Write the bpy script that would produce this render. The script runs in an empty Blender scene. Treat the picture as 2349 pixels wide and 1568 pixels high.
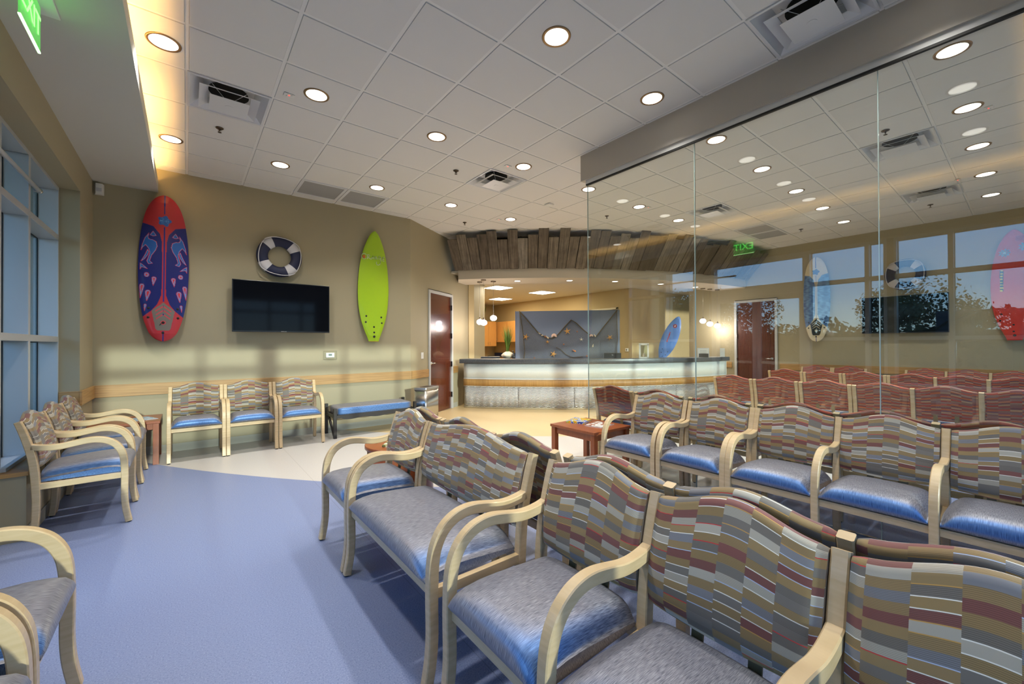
import bpy, math, random
import numpy as np
from mathutils import Vector, Matrix
S = bpy.context.scene
COL = S.collection
PI = math.pi
random.seed(7)

# ------------------------------------------------------------------ camera
H = 1.365
FPX = 942.3
yaw, pit, rol = 0.6698, 0.0057, -0.0039
f0 = Vector((math.sin(yaw), math.cos(yaw), 0)); r0 = Vector((math.cos(yaw), -math.sin(yaw), 0)); u0 = Vector((0, 0, 1))
F = f0*math.cos(pit) + u0*math.sin(pit); U1 = u0*math.cos(pit) - f0*math.sin(pit)
RR = r0*math.cos(rol) + U1*math.sin(rol); UU = U1*math.cos(rol) - r0*math.sin(rol)
cam = bpy.data.cameras.new('camera'); camo = bpy.data.objects.new('camera', cam); COL.objects.link(camo)
cam.sensor_width = 36; cam.lens = FPX/2349*36; cam.clip_start = .03; cam.clip_end = 300
m = Matrix.Identity(4)
for i in range(3):
    m[i][0] = RR[i]; m[i][1] = UU[i]; m[i][2] = -F[i]
m[2][3] = H
camo.matrix_world = m
S.camera = camo

# ------------------------------------------------------------------ view, world, sun
S.view_settings.view_transform = 'Standard'; S.view_settings.look = 'None'
S.view_settings.gamma = 1; S.view_settings.use_curve_mapping = False
EXPO = 0.30
S.view_settings.exposure = EXPO
SKY_STRENGTH = 4.0
SUN_STRENGTH = 2.6
SPOT_W = 75
COVE_W = 6
w = bpy.data.worlds.new('world'); S.world = w; w.use_nodes = True
nt = w.node_tree; nt.nodes.clear()
def N(nt, t, **k):
    n = nt.nodes.new(t)
    for a, b in k.items():
        if a.startswith('i_'): n.inputs[a[2:].replace('_', ' ')].default_value = b
        else: setattr(n, a, b)
    return n
out = N(nt, 'ShaderNodeOutputWorld'); bg = N(nt, 'ShaderNodeBackground'); bg.inputs[1].default_value = SKY_STRENGTH
tc = N(nt, 'ShaderNodeTexCoord'); sp = N(nt, 'ShaderNodeSeparateXYZ')
rm = N(nt, 'ShaderNodeValToRGB'); e = rm.color_ramp.elements
e[0].position = 0.0; e[0].color = (.10, .11, .10, 1)
e[1].position = 1.0; e[1].color = (.11, .26, .62, 1)
for p_, c_ in ((.47, (.10, .11, .10, 1)), (.5, (.50, .60, .62, 1)), (.545, (.24, .42, .68, 1)), (.62, (.13, .31, .70, 1))):
    x = e.new(p_); x.color = c_
mr = N(nt, 'ShaderNodeMapRange'); mr.inputs[1].default_value = -1; mr.inputs[2].default_value = 1
L = nt.links.new
L(tc.outputs['Generated'], sp.inputs[0]); L(sp.outputs['Z'], mr.inputs[0]); L(mr.outputs[0], rm.inputs[0])
mp = N(nt, 'ShaderNodeMapping'); mp.inputs['Scale'].default_value = (1.5, 1.5, 9)
cl = N(nt, 'ShaderNodeTexNoise'); cl.inputs['Scale'].default_value = 2.2; cl.inputs['Detail'].default_value = 5
cr = N(nt, 'ShaderNodeValToRGB'); cr.color_ramp.elements[0].position = .45; cr.color_ramp.elements[1].position = .75
mx = N(nt, 'ShaderNodeMixRGB'); mx.inputs[2].default_value = (.46, .56, .74, 1)
ml = N(nt, 'ShaderNodeMath', operation='MULTIPLY'); ml.inputs[1].default_value = .45
L(tc.outputs['Generated'], mp.inputs[0]); L(mp.outputs[0], cl.inputs[0]); L(cl.outputs['Fac'], cr.inputs[0]); L(cr.outputs[0], ml.inputs[0])
L(ml.outputs[0], mx.inputs[0]); L(rm.outputs[0], mx.inputs[1]); L(mx.outputs[0], bg.inputs[0]); L(bg.outputs[0], out.inputs[0])
sl = bpy.data.lights.new('sun', 'SUN'); sl.energy = SUN_STRENGTH; sl.angle = math.radians(1.2); sl.color = (1.0, .97, .88)
so = bpy.data.objects.new('sun', sl); COL.objects.link(so)
so.location = (0, -20, 6); so.rotation_euler = (math.radians(90-9.8), 0, 0)   # low light entering from behind the camera

# ------------------------------------------------------------------ materials
MATS = {}
def mat(name, col, rough=.5, metal=0, bump=None, noise=None, **k):
    if name in MATS: return MATS[name]
    m = bpy.data.materials.new(name); m.use_nodes = True; nt = m.node_tree
    b = nt.nodes['Principled BSDF']
    b.inputs['Base Color'].default_value = (*col, 1); b.inputs['Roughness'].default_value = rough; b.inputs['Metallic'].default_value = metal
    for a, v in k.items(): b.inputs[a.replace('_', ' ')].default_value = v
    if noise or bump:
        tc = N(nt, 'ShaderNodeTexCoord'); mp = N(nt, 'ShaderNodeMapping')
        sc = (noise or bump)[0]; mp.inputs['Scale'].default_value = sc if isinstance(sc, tuple) else (sc, sc, sc)
        no = N(nt, 'ShaderNodeTexNoise'); no.inputs['Scale'].default_value = 1; no.inputs['Detail'].default_value = 3
        nt.links.new(tc.outputs['Object'], mp.inputs[0]); nt.links.new(mp.outputs[0], no.inputs[0])
        if noise:
            r = N(nt, 'ShaderNodeValToRGB'); r.color_ramp.elements[0].position = .3; r.color_ramp.elements[1].position = .7
            r.color_ramp.elements[0].color = (*noise[1], 1); r.color_ramp.elements[1].color = (*noise[2], 1)
            nt.links.new(no.outputs['Fac'], r.inputs[0]); nt.links.new(r.outputs[0], b.inputs['Base Color'])
        if bump:
            bp = N(nt, 'ShaderNodeBump'); bp.inputs['Strength'].default_value = bump[1]; bp.inputs['Distance'].default_value = bump[2]
            nt.links.new(no.outputs['Fac'], bp.inputs['Height']); nt.links.new(bp.outputs[0], b.inputs['Normal'])
    MATS[name] = m
    return m
def emat(name, col, st):
    m = bpy.data.materials.new(name); m.use_nodes = True; nt = m.node_tree; nt.nodes.clear()
    o = N(nt, 'ShaderNodeOutputMaterial'); em = N(nt, 'ShaderNodeEmission'); em.inputs[0].default_value = (*col, 1); em.inputs[1].default_value = st
    nt.links.new(em.outputs[0], o.inputs[0]); MATS[name] = m; return m
def glassmat(name, tint, ior):
    m = bpy.data.materials.new(name); m.use_nodes = True; nt = m.node_tree; nt.nodes.clear()
    o = N(nt, 'ShaderNodeOutputMaterial'); t = N(nt, 'ShaderNodeBsdfTransparent'); t.inputs[0].default_value = (*tint, 1)
    g = N(nt, 'ShaderNodeBsdfGlossy'); g.inputs['Roughness'].default_value = 0; fr = N(nt, 'ShaderNodeFresnel'); fr.inputs[0].default_value = ior
    mi = N(nt, 'ShaderNodeMixShader')
    # the far face of the pane must reflect like the near one (light leaves into air), so feed 1/ior on back faces
    geo = N(nt, 'ShaderNodeNewGeometry'); mrr = N(nt, 'ShaderNodeMapRange'); mrr.inputs[3].default_value = ior; mrr.inputs[4].default_value = 1/ior
    nt.links.new(geo.outputs['Backfacing'], mrr.inputs[0]); nt.links.new(mrr.outputs[0], fr.inputs[0])
    nt.links.new(fr.outputs[0], mi.inputs[0]); nt.links.new(t.outputs[0], mi.inputs[1]); nt.links.new(g.outputs[0], mi.inputs[2]); nt.links.new(mi.outputs[0], o.inputs[0])
    MATS[name] = m; return m
def attr_mat(name, rough=.35, coat=0.3):
    m = bpy.data.materials.new(name); m.use_nodes = True; nt = m.node_tree; b = nt.nodes['Principled BSDF']
    a = N(nt, 'ShaderNodeVertexColor', layer_name='Col'); nt.links.new(a.outputs[0], b.inputs['Base Color'])
    b.inputs['Roughness'].default_value = rough; b.inputs['Coat Weight'].default_value = coat; MATS[name] = m; return m

def fabric(name, pal, fine, line_cols, cw=.078, rh=.027):
    """woven block pattern in UV metres: columns of stacked blocks, fine stripes, thin coloured lines"""
    m = bpy.data.materials.new(name); m.use_nodes = True; nt = m.node_tree; b = nt.nodes['Principled BSDF']; L = nt.links.new
    def mth(op, a, b_=None, c=None):
        n = N(nt, 'ShaderNodeMath', operation=op)
        for i, v in enumerate((a, b_, c)):
            if v is None: continue
            if isinstance(v, (int, float)): n.inputs[i].default_value = v
            else: L(v, n.inputs[i])
        return n.outputs[0]
    uv = N(nt, 'ShaderNodeUVMap'); sx = N(nt, 'ShaderNodeSeparateXYZ'); L(uv.outputs[0], sx.inputs[0])
    u = mth('DIVIDE', sx.outputs[0], cw); col = mth('FLOOR', u); fu = mth('FRACT', u)
    off = mth('ADD', mth('MULTIPLY', mth('FRACT', mth('MULTIPLY', col, .5)), 1.0), mth('MULTIPLY', mth('FRACT', mth('MULTIPLY', col, .381)), .35))
    v = mth('ADD', mth('DIVIDE', sx.outputs[1], rh), off); row = mth('FLOOR', v); fv = mth('FRACT', v)
    def pick(k, size, pal_, seed):
        # block index: rows are grouped so the blocks have mixed heights
        g = mth('FLOOR', mth('DIVIDE', mth('ADD', v, seed), size))
        cb = N(nt, 'ShaderNodeCombineXYZ'); L(col, cb.inputs[0]); L(g, cb.inputs[1]); cb.inputs[2].default_value = seed
        wn = N(nt, 'ShaderNodeTexWhiteNoise', noise_dimensions='3D'); L(cb.outputs[0], wn.inputs['Vector'])
        r = N(nt, 'ShaderNodeValToRGB'); r.color_ramp.interpolation = 'CONSTANT'; el = r.color_ramp.elements
        el[0].position = 0; el[0].color = (*pal_[0], 1); el[1].position = 1/len(pal_); el[1].color = (*pal_[1], 1)
        for i in range(2, len(pal_)):
            x = el.new(i/len(pal_)); x.color = (*pal_[i], 1)
        L(wn.outputs['Value'], r.inputs[0])
        return r.outputs[0], wn.outputs['Value'], mth('FRACT', mth('DIVIDE', mth('ADD', v, seed), size))
    # alternate fixed sequence of hues along the column gives the regular look of the weave
    seq = N(nt, 'ShaderNodeValToRGB'); seq.color_ramp.interpolation = 'CONSTANT'; el = seq.color_ramp.elements
    n_ = len(pal); el[0].position = 0; el[0].color = (*pal[0], 1); el[1].position = 1/n_; el[1].color = (*pal[1], 1)
    for i in range(2, n_):
        x = el.new(i/n_); x.color = (*pal[i], 1)
    L(mth('FRACT', mth('ADD', mth('DIVIDE', mth('ADD', row, .5), n_), mth('FRACT', mth('MULTIPLY', col, .4286)))), seq.inputs[0])
    rnd, rv, rf = pick(0, 2.0, pal, 3.0)
    mxa = N(nt, 'ShaderNodeMixRGB'); L(seq.outputs[0], mxa.inputs[1]); L(rnd, mxa.inputs[2]); L(mth('GREATER_THAN', rv, .92), mxa.inputs[0])
    # fine pinstripes inside some blocks
    cb = N(nt, 'ShaderNodeCombineXYZ'); L(col, cb.inputs[0]); L(row, cb.inputs[1]); cb.inputs[2].default_value = 9
    wn = N(nt, 'ShaderNodeTexWhiteNoise', noise_dimensions='3D'); L(cb.outputs[0], wn.inputs['Vector'])
    st = mth('GREATER_THAN', mth('FRACT', mth('MULTIPLY', fv, 7.0)), .60)
    mxb = N(nt, 'ShaderNodeMixRGB', blend_type='MULTIPLY'); L(mth('MULTIPLY', st, mth('LESS_THAN', wn.outputs['Value'], .55)), mxb.inputs[0]); L(mxa.outputs[0], mxb.inputs[1]); mxb.inputs[2].default_value = (*fine, 1)
    last = mxb.outputs[0]
    # thin coloured lines at block edges
    wc = N(nt, 'ShaderNodeSeparateColor'); L(wn.outputs['Color'], wc.inputs[0])
    edge = mth('LESS_THAN', fv, .10)
    for i, (c_, lo, hi) in enumerate(line_cols):
        g = mth('MULTIPLY', mth('GREATER_THAN', wc.outputs[1], lo), mth('LESS_THAN', wc.outputs[1], hi))
        mk = mth('MULTIPLY', g, edge)
        mm = N(nt, 'ShaderNodeMixRGB'); L(mk, mm.inputs[0]); L(last, mm.inputs[1]); mm.inputs[2].default_value = (*c_, 1); last = mm.outputs[0]
    L(last, b.inputs['Base Color']); b.inputs['Roughness'].default_value = .75
    b.inputs['Sheen Weight'].default_value = .15
    MATS[name] = m; return m

def seat_fabric(name):
    """shot satin: blue warp when seen square on, silvery grey weft towards grazing, like a Fresnel sheen"""
    m = bpy.data.materials.new(name); m.use_nodes = True; nt = m.node_tree; b = nt.nodes['Principled BSDF']; L = nt.links.new
    uv = N(nt, 'ShaderNodeUVMap'); mp = N(nt, 'ShaderNodeMapping'); mp.inputs['Scale'].default_value = (620, 30, 1)
    L(uv.outputs[0], mp.inputs[0]); no = N(nt, 'ShaderNodeTexNoise'); no.inputs['Scale'].default_value = 1; no.inputs['Detail'].default_value = 2
    L(mp.outputs[0], no.inputs[0])
    def ramp(c0, c1):
        r = N(nt, 'ShaderNodeValToRGB'); r.color_ramp.elements[0].position = .34; r.color_ramp.elements[1].position = .64
        r.color_ramp.elements[0].color = (*c0, 1); r.color_ramp.elements[1].color = (*c1, 1); L(no.outputs['Fac'], r.inputs[0]); return r.outputs[0]
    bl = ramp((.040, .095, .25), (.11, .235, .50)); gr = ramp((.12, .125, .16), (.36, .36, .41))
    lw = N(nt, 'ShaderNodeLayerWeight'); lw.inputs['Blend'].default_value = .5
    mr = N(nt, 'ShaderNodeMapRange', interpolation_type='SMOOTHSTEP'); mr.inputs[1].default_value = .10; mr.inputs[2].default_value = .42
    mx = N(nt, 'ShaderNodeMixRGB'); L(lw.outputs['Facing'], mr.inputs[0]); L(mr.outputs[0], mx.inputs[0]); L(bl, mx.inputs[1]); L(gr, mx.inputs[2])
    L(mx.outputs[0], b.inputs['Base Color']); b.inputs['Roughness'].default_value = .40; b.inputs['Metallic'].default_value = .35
    bp = N(nt, 'ShaderNodeBump'); bp.inputs['Strength'].default_value = .25; bp.inputs['Distance'].default_value = .0006
    L(no.outputs['Fac'], bp.inputs['Height']); L(bp.outputs[0], b.inputs['Normal'])
    MATS[name] = m; return m

FAB = fabric('woven_block_fabric', [(.285, .20, .088), (.42, .39, .32), (.165, .15, .128), (.285, .195, .082), (.20, .072, .062), (.29, .20, .09), (.20, .205, .225), (.30, .21, .095), (.41, .385, .32), (.195, .075, .064), (.29, .20, .085), (.17, .155, .135)],
             (.66, .64, .60), [((.82, .80, .72), .0, .17), ((.42, .50, .66), .17, .27), ((.55, .04, .04), .35, .42), ((.52, .30, .08), .5, .62), ((.78, .76, .68), .8, .86)])
REDFAB = fabric('woven_red_fabric', [(.42, .055, .03), (.30, .17, .12), (.24, .06, .055), (.50, .12, .04), (.19, .075, .085), (.42, .24, .13), (.34, .05, .035), (.26, .12, .10)],
                (.72, .60, .56), [((.70, .50, .30), .0, .12), ((.60, .12, .04), .3, .4), ((.24, .17, .24), .6, .7)], rh=.019)
SEATF = seat_fabric('satin_blue_grey_vinyl')
MAPLE = mat('light_maple', (.60, .44, .24), .38, noise=((9, 9, 60), (.57, .41, .215), (.66, .49, .28)), Coat_Weight=.25)
BLACK = mat('black_rubber', (.012, .012, .012), .6)
CHERRY = mat('cherry_wood', (.29, .07, .018), .35, noise=((8, 60, 8), (.26, .062, .016), (.33, .085, .022)), Coat_Weight=.2)
DARKWOOD = mat('dark_mahogany', (.09, .02, .009), .25, noise=((60, 60, 3), (.07, .015, .007), (.12, .028, .012)), Coat_Weight=.5)
WALLP = mat('tan_wall_paint', (.385, .335, .215), .6)
WALLP2 = mat('warm_tan_wall_paint', (.50, .39, .20), .65)
SOFP = mat('soffit_paint', (.60, .595, .54), .7)
WHITEP = mat('white_metal', (.70, .70, .68), .4)
BRONZE = mat('painted_aluminium', (.55, .58, .60), .35, .35)
OAK = mat('oak_laminate', (.45, .26, .09), .45, noise=((3, 3, 90), (.36, .20, .07), (.52, .31, .115)))
OAKV = mat('oak_laminate_vertical_grain', (.45, .26, .09), .45, noise=((70, 70, 3), (.38, .20, .06), (.52, .30, .10)))
STEEL = mat('stainless_steel', (.55, .55, .54), .22, 1)
CHROME = mat('chrome', (.7, .7, .7), .12, 1)
BLKPL = mat('black_plastic', (.012, .012, .014), .3)
SCREEN = mat('black_screen_glass', (.004, .005, .008), .07, Specular_IOR_Level=.10)
ESPRESSO = mat('espresso_wood', (.018, .015, .014), .4)
WHITE = mat('white_plastic', (.78, .78, .76), .4)
PGLASS = glassmat('partition_glass', (.95, .975, .955), 1.8)
WGLASS = glassmat('window_glass', (.86, .93, .92), 1.5)
DLIGHT = emat('downlight_glow', (1.0, .95, .86), 3.2)
COVEM = emat('cove_tube_glow', (1.0, .72, .30), 5)
TROFM = emat('troffer_glow', (1.0, .93, .76), 9)
PENDM = emat('pendant_glow', (1.0, .94, 1.0), 9)
GREENM = emat('exit_green_glow', (.16, 1.0, .12), 3.2)

# ------------------------------------------------------------------ mesh helpers
class MB:
    def __init__(s): s.v = []; s.f = []; s.mi = []; s.uv = {}; s.sm = []
    def face(s, idx, mi=0, uv=None, smooth=False):
        s.f.append(tuple(idx)); s.mi.append(mi); s.sm.append(smooth)
        if uv: s.uv[len(s.f)-1] = uv
    def box(s, c, d, rz=0, mi=0, mtx=None):
        n = len(s.v); cx, cy, cz = c; a, b, h = d[0]/2, d[1]/2, d[2]/2; C, Sn = math.cos(rz), math.sin(rz)
        for x, y, z in ((-a,-b,-h),(a,-b,-h),(a,b,-h),(-a,b,-h),(-a,-b,h),(a,-b,h),(a,b,h),(-a,b,h)):
            s.v.append((cx+x*C-y*Sn, cy+x*Sn+y*C, cz+z))
        for q in ((3,2,1,0),(4,5,6,7),(0,1,5,4),(1,2,6,5),(2,3,7,6),(3,0,4,7)): s.face([n+i for i in q], mi)
        return s
    def bb(s, x0, x1, y0, y1, z0, z1, mi=0): return s.box(((x0+x1)/2, (y0+y1)/2, (z0+z1)/2), (abs(x1-x0), abs(y1-y0), abs(z1-z0)), 0, mi)
    def prism(s, pts, z0, z1, mi=0, axis='z', smooth=False):
        """polygon extruded; axis z: pts (x,y); axis y: pts (x,z) extruded in y from z0 to z1; axis x: pts (y,z)"""
        n = len(s.v); k = len(pts)
        def P(p, t): return (p[0], p[1], t) if axis == 'z' else ((p[0], t, p[1]) if axis == 'y' else (t, p[0], p[1]))
        for t in (z0, z1):
            for p in pts: s.v.append(P(p, t))
        s.face([n+i for i in range(k)][::-1], mi); s.face([n+k+i for i in range(k)], mi)
        for i in range(k): s.face((n+i, n+(i+1) % k, n+k+(i+1) % k, n+k+i), mi, None, smooth)
        return s
    def tube(s, pts, r, seg=8, closed=False, mi=0, caps=True):
        pts = [Vector(p) for p in pts]; n0 = len(s.v); k = len(pts); rings = []
        for i, p in enumerate(pts):
            if closed: t = pts[(i+1) % k]-pts[i-1]
            else: t = pts[min(i+1, k-1)]-pts[max(i-1, 0)]
            t.normalize(); a = Vector((0, 0, 1)) if abs(t.z) < .9 else Vector((1, 0, 0))
            x = t.cross(a).normalized(); y = t.cross(x).normalized(); rr = r[i] if isinstance(r, (list, tuple)) else r
            rings.append(len(s.v))
            for j in range(seg):
                A = 2*PI*j/seg; s.v.append(tuple(p+x*rr*math.cos(A)+y*rr*math.sin(A)))
        for i in range(k if closed else k-1):
            a, b = rings[i], rings[(i+1) % k]
            for j in range(seg): s.face((a+j, a+(j+1) % seg, b+(j+1) % seg, b+j), mi, None, True)
        if not closed and caps:
            s.face([rings[0]+j for j in range(seg)][::-1], mi); s.face([rings[-1]+j for j in range(seg)], mi)
        return s
    def lathe(s, prof, c=(0,0,0), seg=24, mi=0, smooth=True, caps=True):
        n = len(s.v); k = len(prof)
        for r, z in prof:
            for j in range(seg):
                A = 2*PI*j/seg; s.v.append((c[0]+r*math.cos(A), c[1]+r*math.sin(A), c[2]+z))
        for i in range(k-1):
            for j in range(seg):
                a = n+i*seg+j; b = n+i*seg+(j+1) % seg; s.face((a, b, b+seg, a+seg), mi, None, smooth)
        if caps:
            s.face([n+j for j in range(seg)][::-1], mi); s.face([n+(k-1)*seg+j for j in range(seg)], mi)
        return s
    def grid(s, P, nu, nv, UVf=None, mi=0, smooth=True, closev=False):
        """P(i,j)->xyz for i in 0..nu, j in 0..nv"""
        n = len(s.v); W = nv+1
        for i in range(nu+1):
            for j in range(nv+1): s.v.append(P(i, j))
        for i in range(nu):
            for j in range(nv):
                q = (n+i*W+j, n+(i+1)*W+j, n+(i+1)*W+j+1, n+i*W+j+1)
                uv = [UVf(i, j), UVf(i+1, j), UVf(i+1, j+1), UVf(i, j+1)] if UVf else None
                s.face(q, mi, uv, smooth)
        return n
    def mesh(s, name, mats):
        me = bpy.data.meshes.new(name); me.from_pydata(s.v, [], s.f)
        for m_ in (mats if isinstance(mats, (list, tuple)) else [mats]): me.materials.append(m_)
        me.polygons.foreach_set('material_index', s.mi); me.polygons.foreach_set('use_smooth', s.sm)
        if s.uv:
            ul = me.uv_layers.new(name='UVMap')
            for fi, uvs in s.uv.items():
                for li, q in zip(me.polygons[fi].loop_indices, uvs): ul.data[li].uv = q
        me.update(); return me
    def build(s, name, mats, parent=None, bevel=0, loc=None, rot=None):
        me = s.mesh(name, mats)
        o = bpy.data.objects.new(name, me); COL.objects.link(o)
        if parent: o.parent = parent
        if loc: o.location = loc
        if rot: o.rotation_euler = rot
        if bevel:
            b = o.modifiers.new('bevel', 'BEVEL'); b.width = bevel; b.segments = 2; b.limit_method = 'ANGLE'; b.angle_limit = math.radians(40)
        return o
def tag(o, label=None, cat=None, group=None, kind=None):
    if label: o['label'] = label
    if cat: o['category'] = cat
    if group: o['group'] = group
    if kind: o['kind'] = kind
    return o
def thing(name, label, cat, loc=(0,0,0), rz=0, group=None):
    o = bpy.data.objects.new(name, None); COL.objects.link(o); o.location = loc; o.rotation_euler = (0, 0, rz); o.empty_display_size = .1
    return tag(o, label, cat, group)
def struct(o): o['kind'] = 'structure'; return o
def kids(o): return [c for c in list(bpy.data.objects) if c.parent == o]
KC = {}
def cache_tree(root):
    KC[root.name] = [(c, kids(c)) for c in kids(root)]
def dup(root, loc, rz, label, group=None):
    r = root.copy(); COL.objects.link(r); r.location = loc; r.rotation_euler = (0, 0, rz); r['label'] = label
    if group: r['group'] = group
    for c, gs in KC[root.name]:
        d = c.copy(); COL.objects.link(d); d.parent = r
        for g in gs:
            k = g.copy(); COL.objects.link(k); k.parent = d
    return r
def text_mesh(txt, size, name, mt, parent, loc, rot, depth=.002, align='CENTER'):
    c = bpy.data.curves.new(name, 'FONT'); c.body = txt; c.size = size; c.extrude = depth; c.align_x = align; c.align_y = 'CENTER'
    t = bpy.data.objects.new('tmp', c); COL.objects.link(t); dg = bpy.context.evaluated_depsgraph_get()
    me = bpy.data.meshes.new_from_object(t.evaluated_get(dg)); bpy.data.objects.remove(t); bpy.data.curves.remove(c)
    me.materials.clear(); me.materials.append(mt); me.name = name
    o = bpy.data.objects.new(name, me); COL.objects.link(o)
    if parent: o.parent = parent
    o.location = loc; o.rotation_euler = rot; return o
def arc(c, r, a0, a1, n): return [(c[0]+r*math.cos(math.radians(a0+(a1-a0)*i/n)), c[1]+r*math.sin(math.radians(a0+(a1-a0)*i/n))) for i in range(n+1)]

# ================================================================== SETTING
ZC = 3.62
XW = -.872        # inner face of window wall
YB = 6.885        # television wall
XR = 10.93        # far wall of the second room
YS = -1.0         # wall behind the camera
XG = 3.75         # glass partition
DW = (.839, .545)  # direction of the angled door wall
def dwp(t, off=0): return (3.14+DW[0]*t-DW[1]*off, 6.885+DW[1]*t+DW[0]*off)
DWA = math.atan2(DW[1], DW[0])
C1 = (11.314, 13.231); R1 = 8.836     # ceiling fascia arc
C2 = (10.592, 11.482); R2 = 7.004     # reception desk arc

# ---- floor: three zones divided by arcs
fm = bpy.data.materials.new('sheet_floor'); fm.use_nodes = True; nt = fm.node_tree; b = nt.nodes['Principled BSDF']; Lk = nt.links.new
def fmath(op, a, b_=None):
    n = N(nt, 'ShaderNodeMath', operation=op)
    for i, v in enumerate((a, b_)):
        if v is None: continue
        if isinstance(v, (int, float)): n.inputs[i].default_value = v
        else: Lk(v, n.inputs[i])
    return n.outputs[0]
tc = N(nt, 'ShaderNodeTexCoord'); vm = N(nt, 'ShaderNodeVectorMath', operation='DISTANCE'); vm.inputs[1].default_value = (11.35, 13.3, 0); Lk(tc.outputs['Object'], vm.inputs[0])
def specks(c0, c1, c2, seed):
    mp = N(nt, 'ShaderNodeMapping'); mp.inputs['Location'].default_value = (seed, 0, 0); Lk(tc.outputs['Object'], mp.inputs[0])
    v = N(nt, 'ShaderNodeTexNoise'); v.inputs['Scale'].default_value = 170; v.inputs['Detail'].default_value = 2; Lk(mp.outputs[0], v.inputs[0])
    r = N(nt, 'ShaderNodeValToRGB'); r.color_ramp.elements[0].position = .34; r.color_ramp.elements[0].color = (*c1, 1); r.color_ramp.elements[1].position = .68; r.color_ramp.elements[1].color = (*c2, 1)
    x = r.color_ramp.elements.new(.44); x.color = (*c0, 1); x = r.color_ramp.elements.new(.58); x.color = (*c0, 1)
    Lk(v.outputs['Fac'], r.inputs[0]); return r.outputs[0]
blue = specks((.225, .275, .455), (.15, .19, .35), (.31, .36, .53), 0); white = specks((.60, .57, .53), (.50, .48, .46), (.66, .63, .60), 5); cream = specks((.70, .53, .28), (.64, .48, .25), (.74, .57, .32), 9)
m1 = N(nt, 'ShaderNodeMixRGB'); Lk(fmath('GREATER_THAN', vm.outputs['Value'], 13.59), m1.inputs[0]); Lk(white, m1.inputs[1]); Lk(blue, m1.inputs[2])
m2 = N(nt, 'ShaderNodeMixRGB'); Lk(fmath('LESS_THAN', vm.outputs['Value'], 11.37), m2.inputs[0]); Lk(m1.outputs[0], m2.inputs[1]); Lk(cream, m2.inputs[2])
sx = N(nt, 'ShaderNodeSeparateXYZ'); Lk(tc.outputs['Object'], sx.inputs[0])
seam = fmath('LESS_THAN', fmath('ABSOLUTE', fmath('SUBTRACT', fmath('FRACT', fmath('DIVIDE', fmath('ADD', sx.outputs[0], 3.0), 2.0)), .0)), .0018)
m3 = N(nt, 'ShaderNodeMixRGB', blend_type='MULTIPLY'); Lk(seam, m3.inputs[0]); Lk(m2.outputs[0], m3.inputs[1]); m3.inputs[2].default_value = (.72, .70, .68, 1)
Lk(m3.outputs[0], b.inputs['Base Color']); b.inputs['Roughness'].default_value = .38; b.inputs['Specular IOR Level'].default_value = .4
fl = MB().bb(-1.35, 14, -1.25, 15, -.12, 0).build('floor', fm); struct(fl)

# ---- ceiling: lay-in tiles over a tee grid
TILE = mat('acoustic_tile', (.76, .75, .74), .85, bump=(260, .12, .002))
TEE = mat('tee_grid_metal', (.84, .83, .82), .5)
SHAD = mat('tile_edge_shade', (.60, .60, .60), .9)  # tile sides coloured darker than the faces, painted shade for the gaps
G = .61; GY = 3.66
VENT = [(0, 1), (5, 1), (5, -5), (11, -1), (10, -5), (14, -5)]
RET = [(2, 4), (3, 4), (14, -1), (15, -1)]
skip = set(VENT) | set(RET)
cm = MB()
def in_room(x, y):
    if x < -.9 or x > XR+.1 or y < YS: return False
    return True
for a in range(-2, 19):
    for b_ in range(-8, 8):
        if (a, b_) in skip: continue
        x0, x1, y0, y1 = a*G, a*G+G, GY+b_*G, GY+b_*G+G
        if x1 < XW or x0 > XR or y1 < YS-.2 or y0 > 8.2: continue
        if y0 > 8.0: continue
        x0 = max(x0, XW-.02); x1 = min(x1, XR+.05); g = .0115; t = .012
        X0, X1, Y0, Y1 = x0+g, x1-g, y0+g, y1-g; n = len(cm.v); e_ = .004
        if X1-X0 < .02: continue
        cm.v += [(X0,Y0,ZC+.004),(X1,Y0,ZC+.004),(X1,Y1,ZC+.004),(X0,Y1,ZC+.004),(X0+e_,Y0+e_,ZC-.0055),(X1-e_,Y0+e_,ZC-.0055),(X1-e_,Y1-e_,ZC-.0055),(X0+e_,Y1-e_,ZC-.0055)]
        cm.face((n+7, n+6, n+5, n+4), 0)
        for q in ((0,4,5,1),(1,5,6,2),(2,6,7,3),(3,7,4,0)): cm.face([n+i for i in q], 2)
n = len(cm.v)
# tee grid: strips just above the tile faces
for a in range(-2, 20):
    x = a*G
    if XW-.05 < x < XR+.05: cm.bb(x-.0125, x+.0125, YS-.2, 8.3, ZC, ZC+.02, 1)
for b_ in range(-8, 9):
    y = GY+b_*G
    x_ = XW
    cm.bb(XW-.05, XR+.05, y-.0125, y+.0125, ZC+.0005, ZC+.02, 1)
cm.bb(-1.3, 13.2, YS-.3, 15, ZC+.12, ZC+.3, 1)
ce = cm.build('ceiling', [TILE, TEE, SHAD]); struct(ce)

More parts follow.
